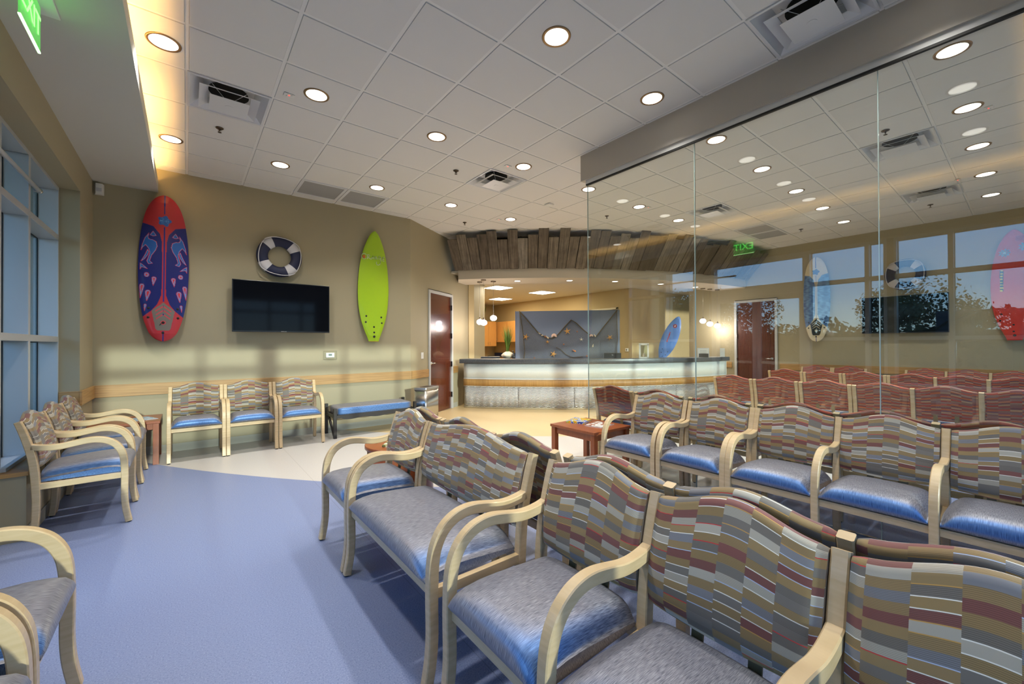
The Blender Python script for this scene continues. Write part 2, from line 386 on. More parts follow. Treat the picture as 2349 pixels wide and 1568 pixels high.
# ---- ceiling diffusers
def plate_ring(mb, cx, cy, o, i, z, t, mi=0):
    mb.bb(cx-o, cx+o, cy-o, cy-i, z, z+t, mi); mb.bb(cx-o, cx+o, cy+i, cy+o, z, z+t, mi); mb.bb(cx-o, cx-i, cy-i, cy+i, z, z+t, mi); mb.bb(cx+i, cx+o, cy-i, cy+i, z, z+t, mi)
def frustum(mb, cx, cy, o, z0, i, z1, mi=0, ci=None):
    n = len(mb.v)
    for r, z in ((o, z0), (i, z1)):
        for a, b_ in ((-1,-1),(1,-1),(1,1),(-1,1)): mb.v.append((cx+a*r, cy+b_*r, z))
    for k in range(4): mb.face((n+k, n+4+k, n+4+(k+1) % 4, n+(k+1) % 4), mi)
VW = mat('vent_enamel', (.72, .73, .76), .35)
VB = mat('duct_black', (.004, .004, .004), .9)
vd = thing('ceiling_diffuser', '', 'air vent', (0, 0, ZC), 0, 'square stepped ceiling diffusers')
mb = MB(); plate_ring(mb, 0, 0, .303, .285, -.012, .010); frustum(mb, 0, 0, .285, -.010, .19, .075); mb.box((0, 0, .078), (.44, .44, .004)); mb.build('frame', VW, vd)
mb = MB(); mb.lathe([(.155, .060), (.150, .0755)], seg=32); mb.build('duct_opening', VB, vd)
def cone_plate(o, i, z):
    mb = MB(); frustum(mb, 0, 0, o, z, i, z+.035)
    n = len(mb.v); frustum(mb, 0, 0, o, z+.002, i, z+.037)
    return mb
mb = MB(); frustum(mb, 0, 0, .222, -.030, .158, -.004); frustum(mb, 0, 0, .222, -.030, .219, -.026); frustum(mb, 0, 0, .219, -.026, .158, 0); mb.build('outer_cone', VW, vd)
mb = MB(); frustum(mb, 0, 0, .147, -.058, .10, -.038); mb.box((0, 0, -.059), (.294, .294, .003)); mb.lathe([(.03, -.063), (.03, -.061)], seg=16); mb.build('centre_plate', VW, vd)
mb = MB()
for a in (45, 135): 
    mb.tube([(-.2*math.cos(math.radians(a)), -.2*math.sin(math.radians(a)), .05), (0, 0, -.03), (.2*math.cos(math.radians(a)), .2*math.sin(math.radians(a)), .05)], .0022, 6)
mb.build('cross_brace', VW, vd)
cache_tree(vd)
VL = {(0, 1): 'white stepped ceiling diffuser nearest the warm cove light', (5, 1): 'white stepped ceiling diffuser above the middle, between cove and reception', (5, -5): 'large white stepped diffuser at top edge beside the glass partition header',
      (11, -1): 'white stepped diffuser in the second room nearest the plank canopy', (10, -5): 'white stepped diffuser behind the glass, larger of the two at far right', (14, -5): 'small white stepped diffuser behind the glass nearest the far wall'}
for i, k in enumerate(VENT):
    loc = ((k[0]+.5)*G, GY+(k[1]+.5)*G, ZC)
    if i == 0: vd.location = loc; vd['label'] = VL[k]
    else: dup(vd, loc, 0, VL[k])
# return grilles
pm = bpy.data.materials.new('perforated_grille'); pm.use_nodes = True; nt = pm.node_tree; b = nt.nodes['Principled BSDF']
tc = N(nt, 'ShaderNodeTexCoord'); vo = N(nt, 'ShaderNodeTexVoronoi'); vo.inputs['Scale'].default_value = 90; vo.inputs['Randomness'].default_value = 0
r = N(nt, 'ShaderNodeValToRGB'); r.color_ramp.elements[0].position = .28; r.color_ramp.elements[0].color = (.10, .10, .10, 1); r.color_ramp.elements[1].position = .36; r.color_ramp.elements[1].color = (.36, .36, .37, 1)
nt.links.new(tc.outputs['Object'], vo.inputs[0]); nt.links.new(vo.outputs['Distance'], r.inputs[0]); nt.links.new(r.outputs[0], b.inputs['Base Color'])
rg = thing('return_grille', '', 'air vent', (0, 0, ZC), 0, 'grey perforated return air grilles')
mb = MB(); plate_ring(mb, 0, 0, .300, .262, -.012, .014); mb.build('frame', VW, rg)
MB().box((0, 0, -.004), (.53, .53, .006)).build('grille', pm, rg)
cache_tree(rg)
RL = {(2, 4): 'grey perforated ceiling grille above the television wall, nearer the red surfboard', (3, 4): 'grey perforated ceiling grille above the green surfboard', (14, -1): 'grey perforated grille behind the glass, left of the pair', (15, -1): 'grey perforated grille behind the glass nearest the far wall'}
for i, k in enumerate(RET):
    loc = ((k[0]+.5)*G, GY+(k[1]+.5)*G, ZC)
    if i == 0: rg.location = loc; rg['label'] = RL[k]
    else: dup(rg, loc, 0, RL[k])

# ---- downlights with their lamps
def lamp_spot(name, loc, power, size_deg, blend, rad, col, parent=None):
    l = bpy.data.lights.new(name, 'SPOT'); l.energy = power; l.spot_size = math.radians(size_deg); l.spot_blend = blend; l.shadow_soft_size = rad; l.color = col
    o = bpy.data.objects.new(name, l); COL.objects.link(o); o.location = loc
    if parent: o.parent = parent
    return o
TRIM = mat('downlight_trim', (.32, .20, .10), .3, .6)
dl = thing('downlight', '', 'ceiling light', (0, 0, ZC), 0, 'round recessed ceiling downlights')
mb = MB(); mb.lathe([(.086, -.006), (.098, -.010), (.104, -.008), (.106, -.002)], seg=40, caps=False); mb.build('trim_ring', TRIM, dl)
mb = MB(); mb.lathe([(.001, -.006), (.087, -.006), (.087, -.004), (.001, -.004)], seg=40, caps=False); mb.build('lens', DLIGHT, dl)
lamp_spot('lamp', (0, 0, -.03), SPOT_W, 112, .85, .07, (1.0, .965, .90), dl)
cache_tree(dl)
DLP = []
rows = [(5.795, [-.135, .915, 2.135, 3.345, 4.565]), (3.975, [-.135, .915, 2.12, 3.345, 4.58, 5.82, 7.03]), (2.14, [-.135, .915, 2.12, 3.345, 4.585, 5.825, 7.07, 8.31, 9.56]), (.36, [.915, 2.12, 3.345, 4.62, 5.87, 7.11, 8.37, 9.61])]
rn = ['row in front of the television wall', 'row through the middle of the rooms', 'row level with the nearest glass panels', 'row closest above the camera']
k = 0
for ri, (y, xs) in enumerate(rows):
    for xi, x in enumerate(xs):
        side = 'beyond the glass partition' if x > 3.8 else ('beside the warm cove' if x < 0 else 'in the near room')
        ordw = ['first', 'second', 'third', 'fourth', 'fifth', 'sixth', 'seventh', 'eighth', 'ninth'][xi]
        lab = 'round downlight, %s from the window side in the %s' % (ordw, rn[ri])
        if k == 0: dl.location = (x, y, ZC-.004); dl['label'] = lab
        else: dup(dl, (x, y, ZC-.004), 0, lab)
        k += 1
# reception downlights, smaller
dls = thing('reception_downlight', '', 'ceiling light', (0, 0, 2.75), 0, 'small downlights under the reception soffit')
mb = MB(); mb.lathe([(.066, -.004), (.078, -.007), (.082, -.002)], seg=28, caps=False); mb.build('trim_ring', TRIM, dls)
mb = MB(); mb.lathe([(.001, -.004), (.067, -.004), (.067, -.002), (.001, -.002)], seg=28, caps=False); mb.build('lens', DLIGHT, dls)
lamp_spot('lamp', (0, 0, -.03), 36, 130, .3, .05, (1.0, .88, .68), dls)
cache_tree(dls)
for i, (x, y) in enumerate([(5.67, 6.96), (6.54, 6.23), (7.44, 5.71), (8.62, 5.32), (9.77, 5.09)]):
    lab = 'small downlight in the reception soffit, %s from the left' % ['first', 'second', 'third', 'fourth', 'fifth'][i]
    if i == 0: dls.location = (x, y, 2.75); dls['label'] = lab
    else: dup(dls, (x, y, 2.75), 0, lab)

# ---- sprinklers and small ceiling devices
BRS = mat('tarnished_brass', (.10, .07, .045), .4, .8)
sk = thing('fire_sprinkler', '', 'sprinkler', (0, 0, ZC-.008), 0, 'pendent fire sprinklers in the tile ceiling')
MB().lathe([(.036, 0), (.033, -.006), (.016, -.009), (.012, -.012)], seg=20).build('escutcheon', BRS, sk)
mb = MB(); mb.lathe([(.007, -.01), (.007, -.03), (.004, -.032)], seg=10); mb.tube([(-.011, 0, -.012), (-.013, 0, -.028), (0, 0, -.043), (.013, 0, -.028), (.011, 0, -.012)], .0022, 6); mb.build('frame_arms', BRS, sk)
MB().lathe([(.017, -.046), (.017, -.043), (.004, -.042)], seg=14).build('deflector', BRS, sk)
cache_tree(sk)
for i, (x, y, lab) in enumerate([(.266, 5.193, 'fire sprinkler between the diffuser and television wall, nearest the cove'), (2.729, 4.6, 'fire sprinkler left of the middle ceiling diffuser'), (4.013, 6.457, 'fire sprinkler just above the left end of the plank canopy'), (5.783, 4.606, 'fire sprinkler seen through glass near the free edge'),
        (5.80, .94, 'fire sprinkler behind the second glass seam, left of a diffuser'), (9.5, 1.0, 'fire sprinkler behind glass near the far wall, right of last seam'), (9.5, 2.8, 'fire sprinkler behind glass just right of the return grilles')]):
    if i == 0: sk.location = (x, y, ZC-.008); sk['label'] = lab
    else: dup(sk, (x, y, ZC-.008), 0, lab)
RLED = emat('red_led_glow', (1, .03, .02), 5)
td = thing('ceiling_sensor', '', 'sensor', (0, 0, ZC-.008), 0, 'ceiling test plates with a red light')
mb = MB(); mb.box((0, 0, -.003), (.085, .055, .005)); mb.build('plate', WHITE, td, .001)
MB().lathe([(.0055, -.007), (.003, -.009)], seg=10).build('indicator', RLED, td)
mb = MB(); mb.lathe([(.004, -.006), (.004, -.0062)], (-.02, .012, 0), 8); mb.lathe([(.004, -.006), (.004, -.0062)], (.02, -.012, 0), 8); mb.build('screw', BLACK, td)
cache_tree(td)
for i, (x, y, lab) in enumerate([(.72, 4.12, 'small white ceiling plate with red light beside the left downlight'), (3.175, 4.08, 'small ceiling plate with red light above the middle diffuser'), (4.40, 5.92, 'small ceiling plate with red light near the plank canopy'), (5.95, 3.89, 'small ceiling plate with red light through the first glass panel'), (6.02, .235, 'small ceiling plate with red light at far right behind glass'), (8.35, .61, 'small ceiling plate with red light near the far diffuser')]):
    if i == 0: td.location = (x, y, ZC-.008); td['label'] = lab
    else: dup(td, (x, y, ZC-.008), 0, lab)
o = MB().box((0, 0, -.012), (.11, .11, .024)).build('motion_detector', WHITE, None, .006, (4.56, 4.785, ZC-.008)); tag(o, 'flat white square detector on the ceiling near the glass edge', 'sensor')

# ---- window wall (left)
def wall_box(name, boxes, mt):
    mb = MB()
    for q in boxes: mb.bb(*q)
    o = mb.build(name, mt); return struct(o)
XO = -1.30   # outer face
wall_box('wall_left', [(XO, XW, 6.145, 7.1, 0, ZC), (XO, XW, YS-.2, 6.145, 2.98, ZC), (XO, -1.03, 4.11, 4.45, 0, 2.98), (XO, -1.03, 1.30, 1.38, 0, 2.98), (XO, -1.03, -.9, -.2, 0, 2.98), (XO, -1.03, 4.45, 6.145, 0, .43), (XO, -1.03, YS-.2, 1.30, 0, .70), (XO, -1.03, 1.38, 2.40, 0, .70)], WALLP)
def window(name, y0, y1, z0, z1, verts, hors, mw=.055):
    fr = MB(); X0, X1 = -1.19, -1.022
    fr.bb(X0, X1, y0, y1, z1-.035, z1); fr.bb(X0, X1, y0, y1, z0, z0+.05)
    fr.bb(X0, X1, y0, y0+.04, z0+.05, z1-.035); fr.bb(X0, X1, y1-.03, y1, z0+.05, z1-.035)
    for v in verts: fr.bb(X0, X1, v-mw/2, v+mw/2, z0+.05, z1-.035)
    vs = [y0+.04]+[c for v in verts for c in (v-mw/2, v+mw/2)]+[y1-.03]
    for h in hors:
        for a in range(0, len(vs), 2): fr.bb(X0, X1, vs[a], vs[a+1], h-mw/2, h+mw/2)
    root = struct(fr.build(name, BRONZE, None, .002))
    g = MB()
    vs2 = vs; hs = [z0+.05]+[c for v in hors for c in (v-mw/2, v+mw/2)]+[z1-.035]
    gs = MB()
    for a in range(0, len(vs2), 2):
        for b_ in range(0, len(hs), 2):
            g.bb(-1.172, -1.166, vs2[a], vs2[a+1], hs[b_], hs[b_+1])
            for q in ((vs2[a], vs2[a]+.008, hs[b_], hs[b_+1]), (vs2[a+1]-.008, vs2[a+1], hs[b_], hs[b_+1]), (vs2[a], vs2[a+1], hs[b_], hs[b_]+.008), (vs2[a], vs2[a+1], hs[b_+1]-.008, hs[b_+1])):
                gs.bb(-1.165, -1.158, *q)
    g.build('glazing', WGLASS, root); gs.build('glazing_gasket', BLACK, root)
    return root
window('window_1', 4.45, 6.145, .43, 2.98, [5.15], [1.435, 2.465])
window('window_2', 1.38, 2.42, .70, 2.98, [1.62], [1.435, 2.395])
window('window_3', -.2, 1.30, .70, 2.98, [.70], [1.435, 2.395])
# entrance doors with transom
ed = MB(); ed.bb(-1.19, -1.04, 2.42, 2.50, 0, 2.98); ed.bb(-1.19, -1.04, 4.05, 4.11, 0, 2.98); ed.bb(-1.19, -1.04, 2.50, 4.05, 2.28, 2.47); ed.bb(-1.19, -1.04, 2.50, 4.05, 2.90, 2.98)
dr = struct(ed.build('door_1', BRONZE, None, .002))
for (a, b_) in ((2.50, 3.27), (3.28, 4.05)):
    q = MB(); q.bb(-1.15, -1.10, a, a+.07, 0.01, 2.28); q.bb(-1.15, -1.10, b_-.07, b_, .01, 2.28); q.bb(-1.15, -1.10, a+.07, b_-.07, .01, .25); q.bb(-1.15, -1.10, a+.07, b_-.07, 2.18, 2.28); q.build('door_leaf', BRONZE, dr)
    MB().bb(-1.13, -1.124, a+.07, b_-.07, .25, 2.18).build('glazing', WGLASS, dr)
    MB().bb(-1.09, -1.06, a+.08, b_-.08, .98, 1.03).build('push_bar', CHROME, dr)
MB().bb(-1.13, -1.124, 2.50, 4.05, 2.47, 2.90).build('glazing', WGLASS, dr)
# window ledge
led = MB(); led.bb(-1.0305, -.885, 4.40, 6.145, 0, .455); lo = struct(led.build('trim_1', WALLP))
lt = MB(); lt.bb(-1.028, -.872, 4.385, 6.143, .455, .485); struct(lt.build('trim_2', OAK, None, .003))
lt = MB(); lt.bb(-1.022, -.99, 4.45, 6.145, .485, .512); struct(lt.build('trim_9', BRONZE, None, .002))
# exterior tie rod seen across the upper panes
o = MB().tube([(-1.0, 3.6, 2.70), (-1.0, 5.30, 2.705)], .016, 10).build('window_stay_rod', BRONZE); 
o2 = MB().lathe([(.022, -.01), (.022, .01)], seg=12).build('end_cap', CHROME, o, 0, (-1.0, 5.31, 2.705), (PI/2, 0, 0)); tag(o, 'round metal stay rod across the upper left window panes', 'rod')
MB().bb(-1.03, -.99, 5.27, 5.30, 2.69, 2.72).build('bracket', BRONZE, o)

# ---- wall behind the camera with its windows
pier = [(-1.3, -.78), (.80, 1.05), (3.3, 3.9), (6.0, 6.25), (8.6, 8.85), (10.6, 11.1)]
bx = [(a, b_, YS-.2, YS, 0, ZC) for a, b_ in pier]
for (a, b_) in zip(pier[:-1], pier[1:]): bx += [(a[1], b_[0], YS-.2, YS, 0, .7), (a[1], b_[0], YS-.2, YS, 2.72, ZC)]
wall_box('wall_front', bx, WALLP)
for i, (a, b_) in enumerate(zip(pier[:-1], pier[1:])):
    fr = MB(); x0, x1 = a[1], b_[0]; ms = [.15] if i == 0 else ([2.0, 2.9] if i == 1 else [x0+(x1-x0)/2])
    for mx_ in ms: fr.bb(mx_-.03, mx_+.03, YS-.15, YS-.05, .7, 2.72)
    fr.bb(x0, x1, YS-.15, YS-.05, 2.36, 2.43); fr.bb(x0, x1, YS-.15, YS-.05, 1.40, 1.46)
    root = struct(fr.build('window_%d' % (4+i), BRONZE)); MB().bb(x0, x1, YS-.11, YS-.104, .7, 2.72).build('glazing', WGLASS, root)

# ---- television wall, angled door wall, far walls
wall_box('wall_back', [(-.9, 3.14, YB, YB+.16, 0, ZC)], WALLP)
wd = MB()
def dwbox(mb, t0, t1, z0, z1, o0=0, o1=.16, mi=0):
    p = [dwp(t0, o0), dwp(t1, o0), dwp(t1, o1), dwp(t0, o1)]; mb.prism(p, z0, z1, mi)
dwbox(wd, 0, .62, 0, ZC); dwbox(wd, .62, 1.615, 2.45, ZC); dwbox(wd, 1.615, 1.86, 0, ZC); dwbox(wd, 1.86, 3.47, 0, 2.9)
struct(wd.build('wall_door_side', WALLP))
wall_box('wall_right', [(XR, XR+.15, YS-.2, 3.72, 0, ZC), (XR, XR+.15, 4.66, 5.88, 0, ZC), (XR, XR+.15, 3.72, 4.66, 2.45, ZC), (XR+.15, XR+.3, 3.5, 4.9, 0, 3)], WALLP)
wall_box('wall_reception_right', [(9.57, 13.1, 6.79, 6.93, 0, 2.9)], WALLP2)
wall_box('wall_reception_side', [(9.57, 9.72, 6.93, 7.28, 0, 2.9), (9.57, 9.72, 7.28, 8.25, 2.36, 2.9), (9.57, 9.72, 8.25, 13.3, 0, 2.9), (9.72, 9.8, 7.2, 8.3, 0, 2.9)], WALLP2)
wall_box('wall_reception_back', [(5.4, 9.6, 13.2, 13.35, 0, 2.9), (5.2, 5.35, 8.2, 13.3, 0, 2.9), (7.55, 8.40, 12.45, 13.2, 1.9, 2.9)], WALLP2)
wall_box('wall_reception_end', [(13.1, 13.2, 3, 7, 0, 3)], WALLP2)

# reception ceiling ring, inner ceiling, fascia
FA0, FA1 = 219.9, 267.6
outer = arc(C1, R1, FA0, FA1, 48); inner = arc(C1, R1-.80, FA0-2, FA1+2, 48)
rc = MB(); n0 = len(rc.v)
K = len(outer)
for (x, y) in outer: rc.v.append((x, y, 2.75))
for (x, y) in inner: rc.v.append((x, y, 2.75))
for i in range(K-1): rc.face((n0+i, n0+K+i, n0+K+i+1, n0+i+1), 0)
n1 = len(rc.v)
for (x, y) in outer: rc.v += [(x, y, 2.75), (x, y, 2.95)]
for i in range(K-1): rc.face((n1+2*i, n1+2*i+2, n1+2*i+3, n1+2*i+1), 0, None, True)
n1 = len(rc.v)
for (x, y) in inner: rc.v += [(x, y, 2.75), (x, y, 2.92)]
for i in range(K-1): rc.face((n1+2*i, n1+2*i+1, n1+2*i+3, n1+2*i+2), 0, None, True)
struct(rc.build('trim_3', mat('reception_soffit_paint', (.60, .54, .44), .7)))
ic = MB(); pin = arc(C1, R1-.02, FA0, FA1, 40); ic.prism(pin+[(13.1, 4.4), (13.1, 15), (4.0, 15), (4.3, 8.1)], 2.9, 2.94, 0)
struct(ic.build('ceiling_reception', mat('reception_ceiling', (.60, .57, .50), .8)))
# dark void wall behind planks
vb = MB(); n1 = 0
for (x, y) in arc(C1, R1-.03, FA0-.5, FA1+1, 40): vb.v += [(x, y, 2.94), (x, y, ZC)]
for i in range(40): vb.face((2*i, 2*i+2, 2*i+3, 2*i+1), 0, None, True)
struct(vb.build('wall_canopy_backing', mat('backing_black', (.02, .02, .022), .9)))

# ---- weathered plank canopy
pk = []
for i in range(4):
    c = [(.175, .142, .108), (.225, .19, .148), (.135, .108, .08), (.27, .238, .195)][i]
    pm_ = bpy.data.materials.new('weathered_barnwood_%d' % i); pm_.use_nodes = True; ntp = pm_.node_tree; bpn = ntp.nodes['Principled BSDF']; bpn.inputs['Roughness'].default_value = .85
    uvp = N(ntp, 'ShaderNodeUVMap'); last = None
    for (sx_, sy_, dt) in ((30, 1.6, 6), (4, 4, 3)):
        mpp = N(ntp, 'ShaderNodeMapping'); mpp.inputs['Scale'].default_value = (sx_, sy_, 1); nop = N(ntp, 'ShaderNodeTexNoise'); nop.inputs['Scale'].default_value = 1; nop.inputs['Detail'].default_value = dt; nop.inputs['Roughness'].default_value = .65
        rp = N(ntp, 'ShaderNodeValToRGB'); rp.color_ramp.elements[0].position = .30; rp.color_ramp.elements[1].position = .68
        k0, k1 = ((.40, 1.30) if last is None else (.65, 1.0)); cc = c if last is None else (1, 1, 1)
        rp.color_ramp.elements[0].color = (*[min(1, q*k0) for q in cc], 1); rp.color_ramp.elements[1].color = (*[min(1, q*k1) for q in cc], 1)
        ntp.links.new(uvp.outputs[0], mpp.inputs[0]); ntp.links.new(mpp.outputs[0], nop.inputs[0]); ntp.links.new(nop.outputs['Fac'], rp.inputs[0])
        if last is None: last = rp.outputs[0]
        else:
            mxp = N(ntp, 'ShaderNodeMixRGB', blend_type='MULTIPLY'); mxp.inputs[0].default_value = 1; ntp.links.new(last, mxp.inputs[1]); ntp.links.new(rp.outputs[0], mxp.inputs[2]); ntp.links.new(mxp.outputs[0], bpn.inputs['Base Color'])
    pk.append(pm_)
can = thing('plank_canopy', 'curved canopy of weathered grey planks above the reception desk', 'wood canopy', (0, 0, 0))
NP = 38; rnd = random.Random(5)
lens_pat = [.70,.80,.72,.78,.84,.66,.86,.68,.74,.88,.70,.90,.70,.72,.84,.84,.74,.80,.72,.88,.80,.78,.84,.74,.86,.80,.82,.70,.72,.74,.86,.70,.72,.80,.72,.76,.70,.74]
for i in range(NP):
    a0 = FA0-.35+(FA1-.2-FA0+.35)*i/NP; a1 = FA0-.35+(FA1-.2-FA0+.35)*(i+1)/NP-.05
    ln = lens_pat[i]; off = rnd.uniform(0, .034)
    def pt(a, t, o):
        r = R1+.03+o*.77+t*.64; z = 2.955+t*.77-o*.64; return (C1[0]+r*math.cos(math.radians(a)), C1[1]+r*math.sin(math.radians(a)), z)
    w_ = (a1-a0); mb = MB(); tilt = rnd.uniform(-.04, .04)
    # keep the plank straight: upper edge as wide as the lower one
    am = (a0+a1)/2; vs = []
    for o_ in (off, off+.022):
        for t_, s_ in ((0, -1), (0, 1), (ln, 1), (ln, -1)):
            hw = w_/2*(R1/(R1+t_*.64))*(1.055 if t_ else 1); vs.append(pt(am+s_*hw+(tilt if t_ else 0), t_, o_))
    mb.v = vs
    for q in ((4,5,6,7),(3,2,1,0),(0,1,5,4),(1,2,6,5),(2,3,7,6),(3,0,4,7)): mb.face(q, 0, [((.19 if (p % 4) in (1, 2) else 0)+i*.77, (ln if (p % 4) in (2, 3) else 0)+i*1.3) for p in q])
    mb.build('plank', pk[rnd.choice([0, 0, 0, 1, 1, 2, 2, 3])], can, .003)

# ---- soffit with the warm cove (left)
XL = -.285
sf = MB(); sf.bb(XW, XL, YS, YB, 3.315, 3.345); sf.bb(XL-.02, XL, YS, YB, 3.345, 3.46)
struct(sf.build('soffit_left', SOFP))
cl_ = thing('cove_tube_light', '', 'light', (0, 0, 0), 0, 'tube lamps hidden in the ceiling cove')
MB().tube([(0, -.57, 0), (0, .57, 0)], .013, 10).build('tube', COVEM, cl_); MB().box((-.0, 0, -.03), (.05, 1.16, .03)).build('batten', WHITE, cl_)
al = bpy.data.lights.new('lamp', 'AREA'); al.shape = 'RECTANGLE'; al.size = .04; al.size_y = 1.1; al.energy = COVE_W; al.color = (1, .55, .16); ao = bpy.data.objects.new('lamp', al); COL.objects.link(ao); ao.parent = cl_; ao.location = (.0, 0, .02); ao.rotation_euler = (PI, 0, 0)
cache_tree(cl_)
ys = [6.2, 4.95, 3.7, 2.45, 1.2, -.05]
for i, y in enumerate(ys):
    lab = 'warm tube lamp in the left ceiling cove, %s from the television wall' % ['first', 'second', 'third', 'fourth', 'fifth', 'sixth'][i]
    if i == 0: cl_.location = (XL-.10, y, 3.395); cl_['label'] = lab
    else: dup(cl_, (XL-.10, y, 3.395), 0, lab)
# matching cove along the second room, mostly outside the frame
sf = MB(); sf.bb(3.87, XR, YS, -.30, 3.315, 3.345); sf.bb(3.87, XR, -.32, -.30, 3.345, 3.46); struct(sf.build('soffit_front', SOFP))
for i in range(5):
    dup(cl_, (4.6+1.25*i, -.42, 3.395), PI/2, 'warm tube lamp in the second room cove, %s from the partition' % ['first', 'second', 'third', 'fourth', 'fifth'][i])

# ---- glass partition
hb = MB(); hb.bb(3.70, 3.87, YS, 3.335, 3.31, ZC+.02); struct(hb.build('trim_4', mat('header_paint', (.52, .475, .41), .7)))
gp = thing('glass_partition', 'frameless glass partition wall standing behind the row of chairs', 'glass partition', (XG, 0, 0))
ysm = [3.27, 1.955, .645, -.665, -.99]
for a, b_ in zip(ysm[:-1], ysm[1:]):
    MB().bb(-.006, .006, b_+.003, a-.003, .012, 3.255).build('glass_panel', PGLASS, gp)
EDGE = mat('glass_edge', (.50, .62, .60), .2, .2)
mb = MB()
for y in ysm[1:4]: mb.bb(-.0062, .0062, y-.0028, y+.0028, .012, 3.25)
mb.bb(-.0062, .0062, 3.2675, 3.271, .012, 3.25); mb.build('joint_seal', EDGE, gp)
mb = MB(); mb.bb(-.03, .03, YS, 3.272, 3.262, 3.31); mb.build('top_track', WHITEP, gp); MB().bb(-.032, -.008, YS, 3.27, 3.245, 3.262).build('track_gasket', BLACK, gp)
MB().bb(-.012, .012, YS, 3.27, 0, .012).build('floor_channel', STEEL, gp)

# ---- chair rails and base
def rail(mb, p0, p1, z0, z1, th=.022):
    d = Vector((p1[0]-p0[0], p1[1]-p0[1])); l = d.length; a = math.atan2(d.y, d.x); nx, ny = math.sin(a), -math.cos(a)
    mb.box(((p0[0]+p1[0])/2+nx*th/2, (p0[1]+p1[1])/2+ny*th/2, (z0+z1)/2), (l, th, z1-z0), a)
rl = MB(); rail(rl, (XW, YB), (3.15, YB), .75, .895); struct(rl.build('trim_5', OAK, None, .002))
rl = MB(); rl.bb(XW, XW+.022, 6.12, YB-.022, .75, .895); rl.bb(-1.02, XW, 6.123, 6.145, .75, .895); struct(rl.build('trim_6', OAK, None, .002))
rl = MB(); rail(rl, dwp(0.01), dwp(.60), .75, .895); rail(rl, dwp(1.64), dwp(1.87), .75, .895); struct(rl.build('trim_7', OAK, None, .002))
rl = MB(); rl.bb(XR-.022, XR, YS, 3.66, .75, .895); rl.bb(XR-.022, XR, 4.74, 5.88, .75, .895); struct(rl.build('trim_8', OAK, None, .002))
BASE = mat('cove_base', (.40, .39, .33), .5)
bs = MB(); rail(bs, (XW, YB), (3.15, YB), 0, .10, .008); rail(bs, dwp(0), dwp(.60), 0, .10, .008); rail(bs, dwp(1.64), dwp(1.86), 0, .10, .008); struct(bs.build('baseboard_back', BASE))
bs = MB(); bs.bb(-.885, -.877, 4.40, 6.13, 0, .10); bs.bb(-.90, -.877, 4.392, 4.40, 0, .1); struct(bs.build('baseboard_left', BASE))

# ---- doors
def hinged_door(name, mt_frame, W, Hh, handle_x, rail_c=None):
    """door in local coords: width along x from 0..W, face at y=0 looking to -y"""
    root = MB(); t = .055
    root.bb(-t, 0, -.025, .12, 0, Hh+t); root.bb(W, W+t, -.025, .12, 0, Hh+t); root.bb(0, W, -.025, .12, Hh, Hh+t)
    r = struct(root.build(name, mt_frame, None, .003))
    MB().bb(.003, W-.003, .01, .05, .008, Hh-.003).build('door_leaf', DARKWOOD, r, .001)
    hn = MB(); hn.lathe([(.031, 0), (.031, .010), (.012, .014), (.012, .045)], seg=20); h = hn.build('door_handle', CHROME, r, 0, (handle_x, .01, 1.0), (PI/2, 0, 0))
    s_ = 1 if handle_x < W/2 else -1
    MB().tube([(0, 0, .045), (s_*.03, 0, .05), (s_*.12, -.004, .05)], .010, 10).build('lever', CHROME, h)
    hg = MB(); hx = W-.004 if handle_x < W/2 else .004
    for z in (.3, .95, 1.55, 2.15): hg.bb(hx-.007, hx+.007, -.03, 0.0, z-.055, z+.055)
    hg.build('hinge', BLKPL if name == 'door_2' else STEEL, r)
    return r
FRM = mat('door_frame_paint', (.55, .56, .56), .4)
d2 = hinged_door('door_2', FRM, .90, 2.38, .075); p = dwp(.67); d2.location = (p[0], p[1], 0); d2.rotation_euler = (0, 0, DWA)
d3 = hinged_door('door_3', FRM, .86, 2.38, .79); d3.location = (XR, 4.62, 0); d3.rotation_euler = (0, 0, -PI/2)
fr = MB(); fr.bb(9.55, 9.60, 7.24, 7.30, 0, 2.40); fr.bb(9.55, 9.60, 8.22, 8.28, 0, 2.40); fr.bb(9.55, 9.60, 7.24, 8.28, 2.35, 2.40); struct(fr.build('door_4', mat('cream_door_frame', (.75, .70, .55), .5)))
MB().bb(9.66, 9.70, 7.30, 8.22, 0, 2.35).build('door_leaf', DARKWOOD, bpy.data.objects['door_4'])

# ================================================================== SEATING
# side profile of the bent-wood frames, d = forward, z = up (origin under the middle of the seat)
D0 = .25 + .355
BACK = [(-.924, .838), (-.902, .77), (-.878, .68), (-.860, .60), (-.849, .52), (-.842, .44), (-.838, .35), (-.836, .26), (-.842, .11), (-.854, .008)]
ARM = [(-.862, .657), (-.83, .648), (-.78, .641), (-.74, .640), (-.703, .643), (-.66, .651), (-.622, .658), (-.58, .664), (-.54, .664), (-.50, .656), (-.467, .641), (-.435, .616), (-.411, .582), (-.394, .540), (-.385, .49), (-.381, .42), (-.380, .33), (-.381, .21), (-.374, .11), (-.356, .008)]
def sm_(pts, n=3):
    """Catmull-Rom refinement"""
    o = []
    for i in range(len(pts)-1):
        p0, p1, p2, p3 = (Vector(pts[max(i-1, 0)]), Vector(pts[i]), Vector(pts[i+1]), Vector(pts[min(i+2, len(pts)-1)]))
        for k in range(n):
            t = k/n; o.append(.5*((2*p1)+(-p0+p2)*t+(2*p0-5*p1+4*p2-p3)*t*t+(-p0+3*p1-3*p2+p3)*t*t*t))
    o.append(Vector(pts[-1])); return o
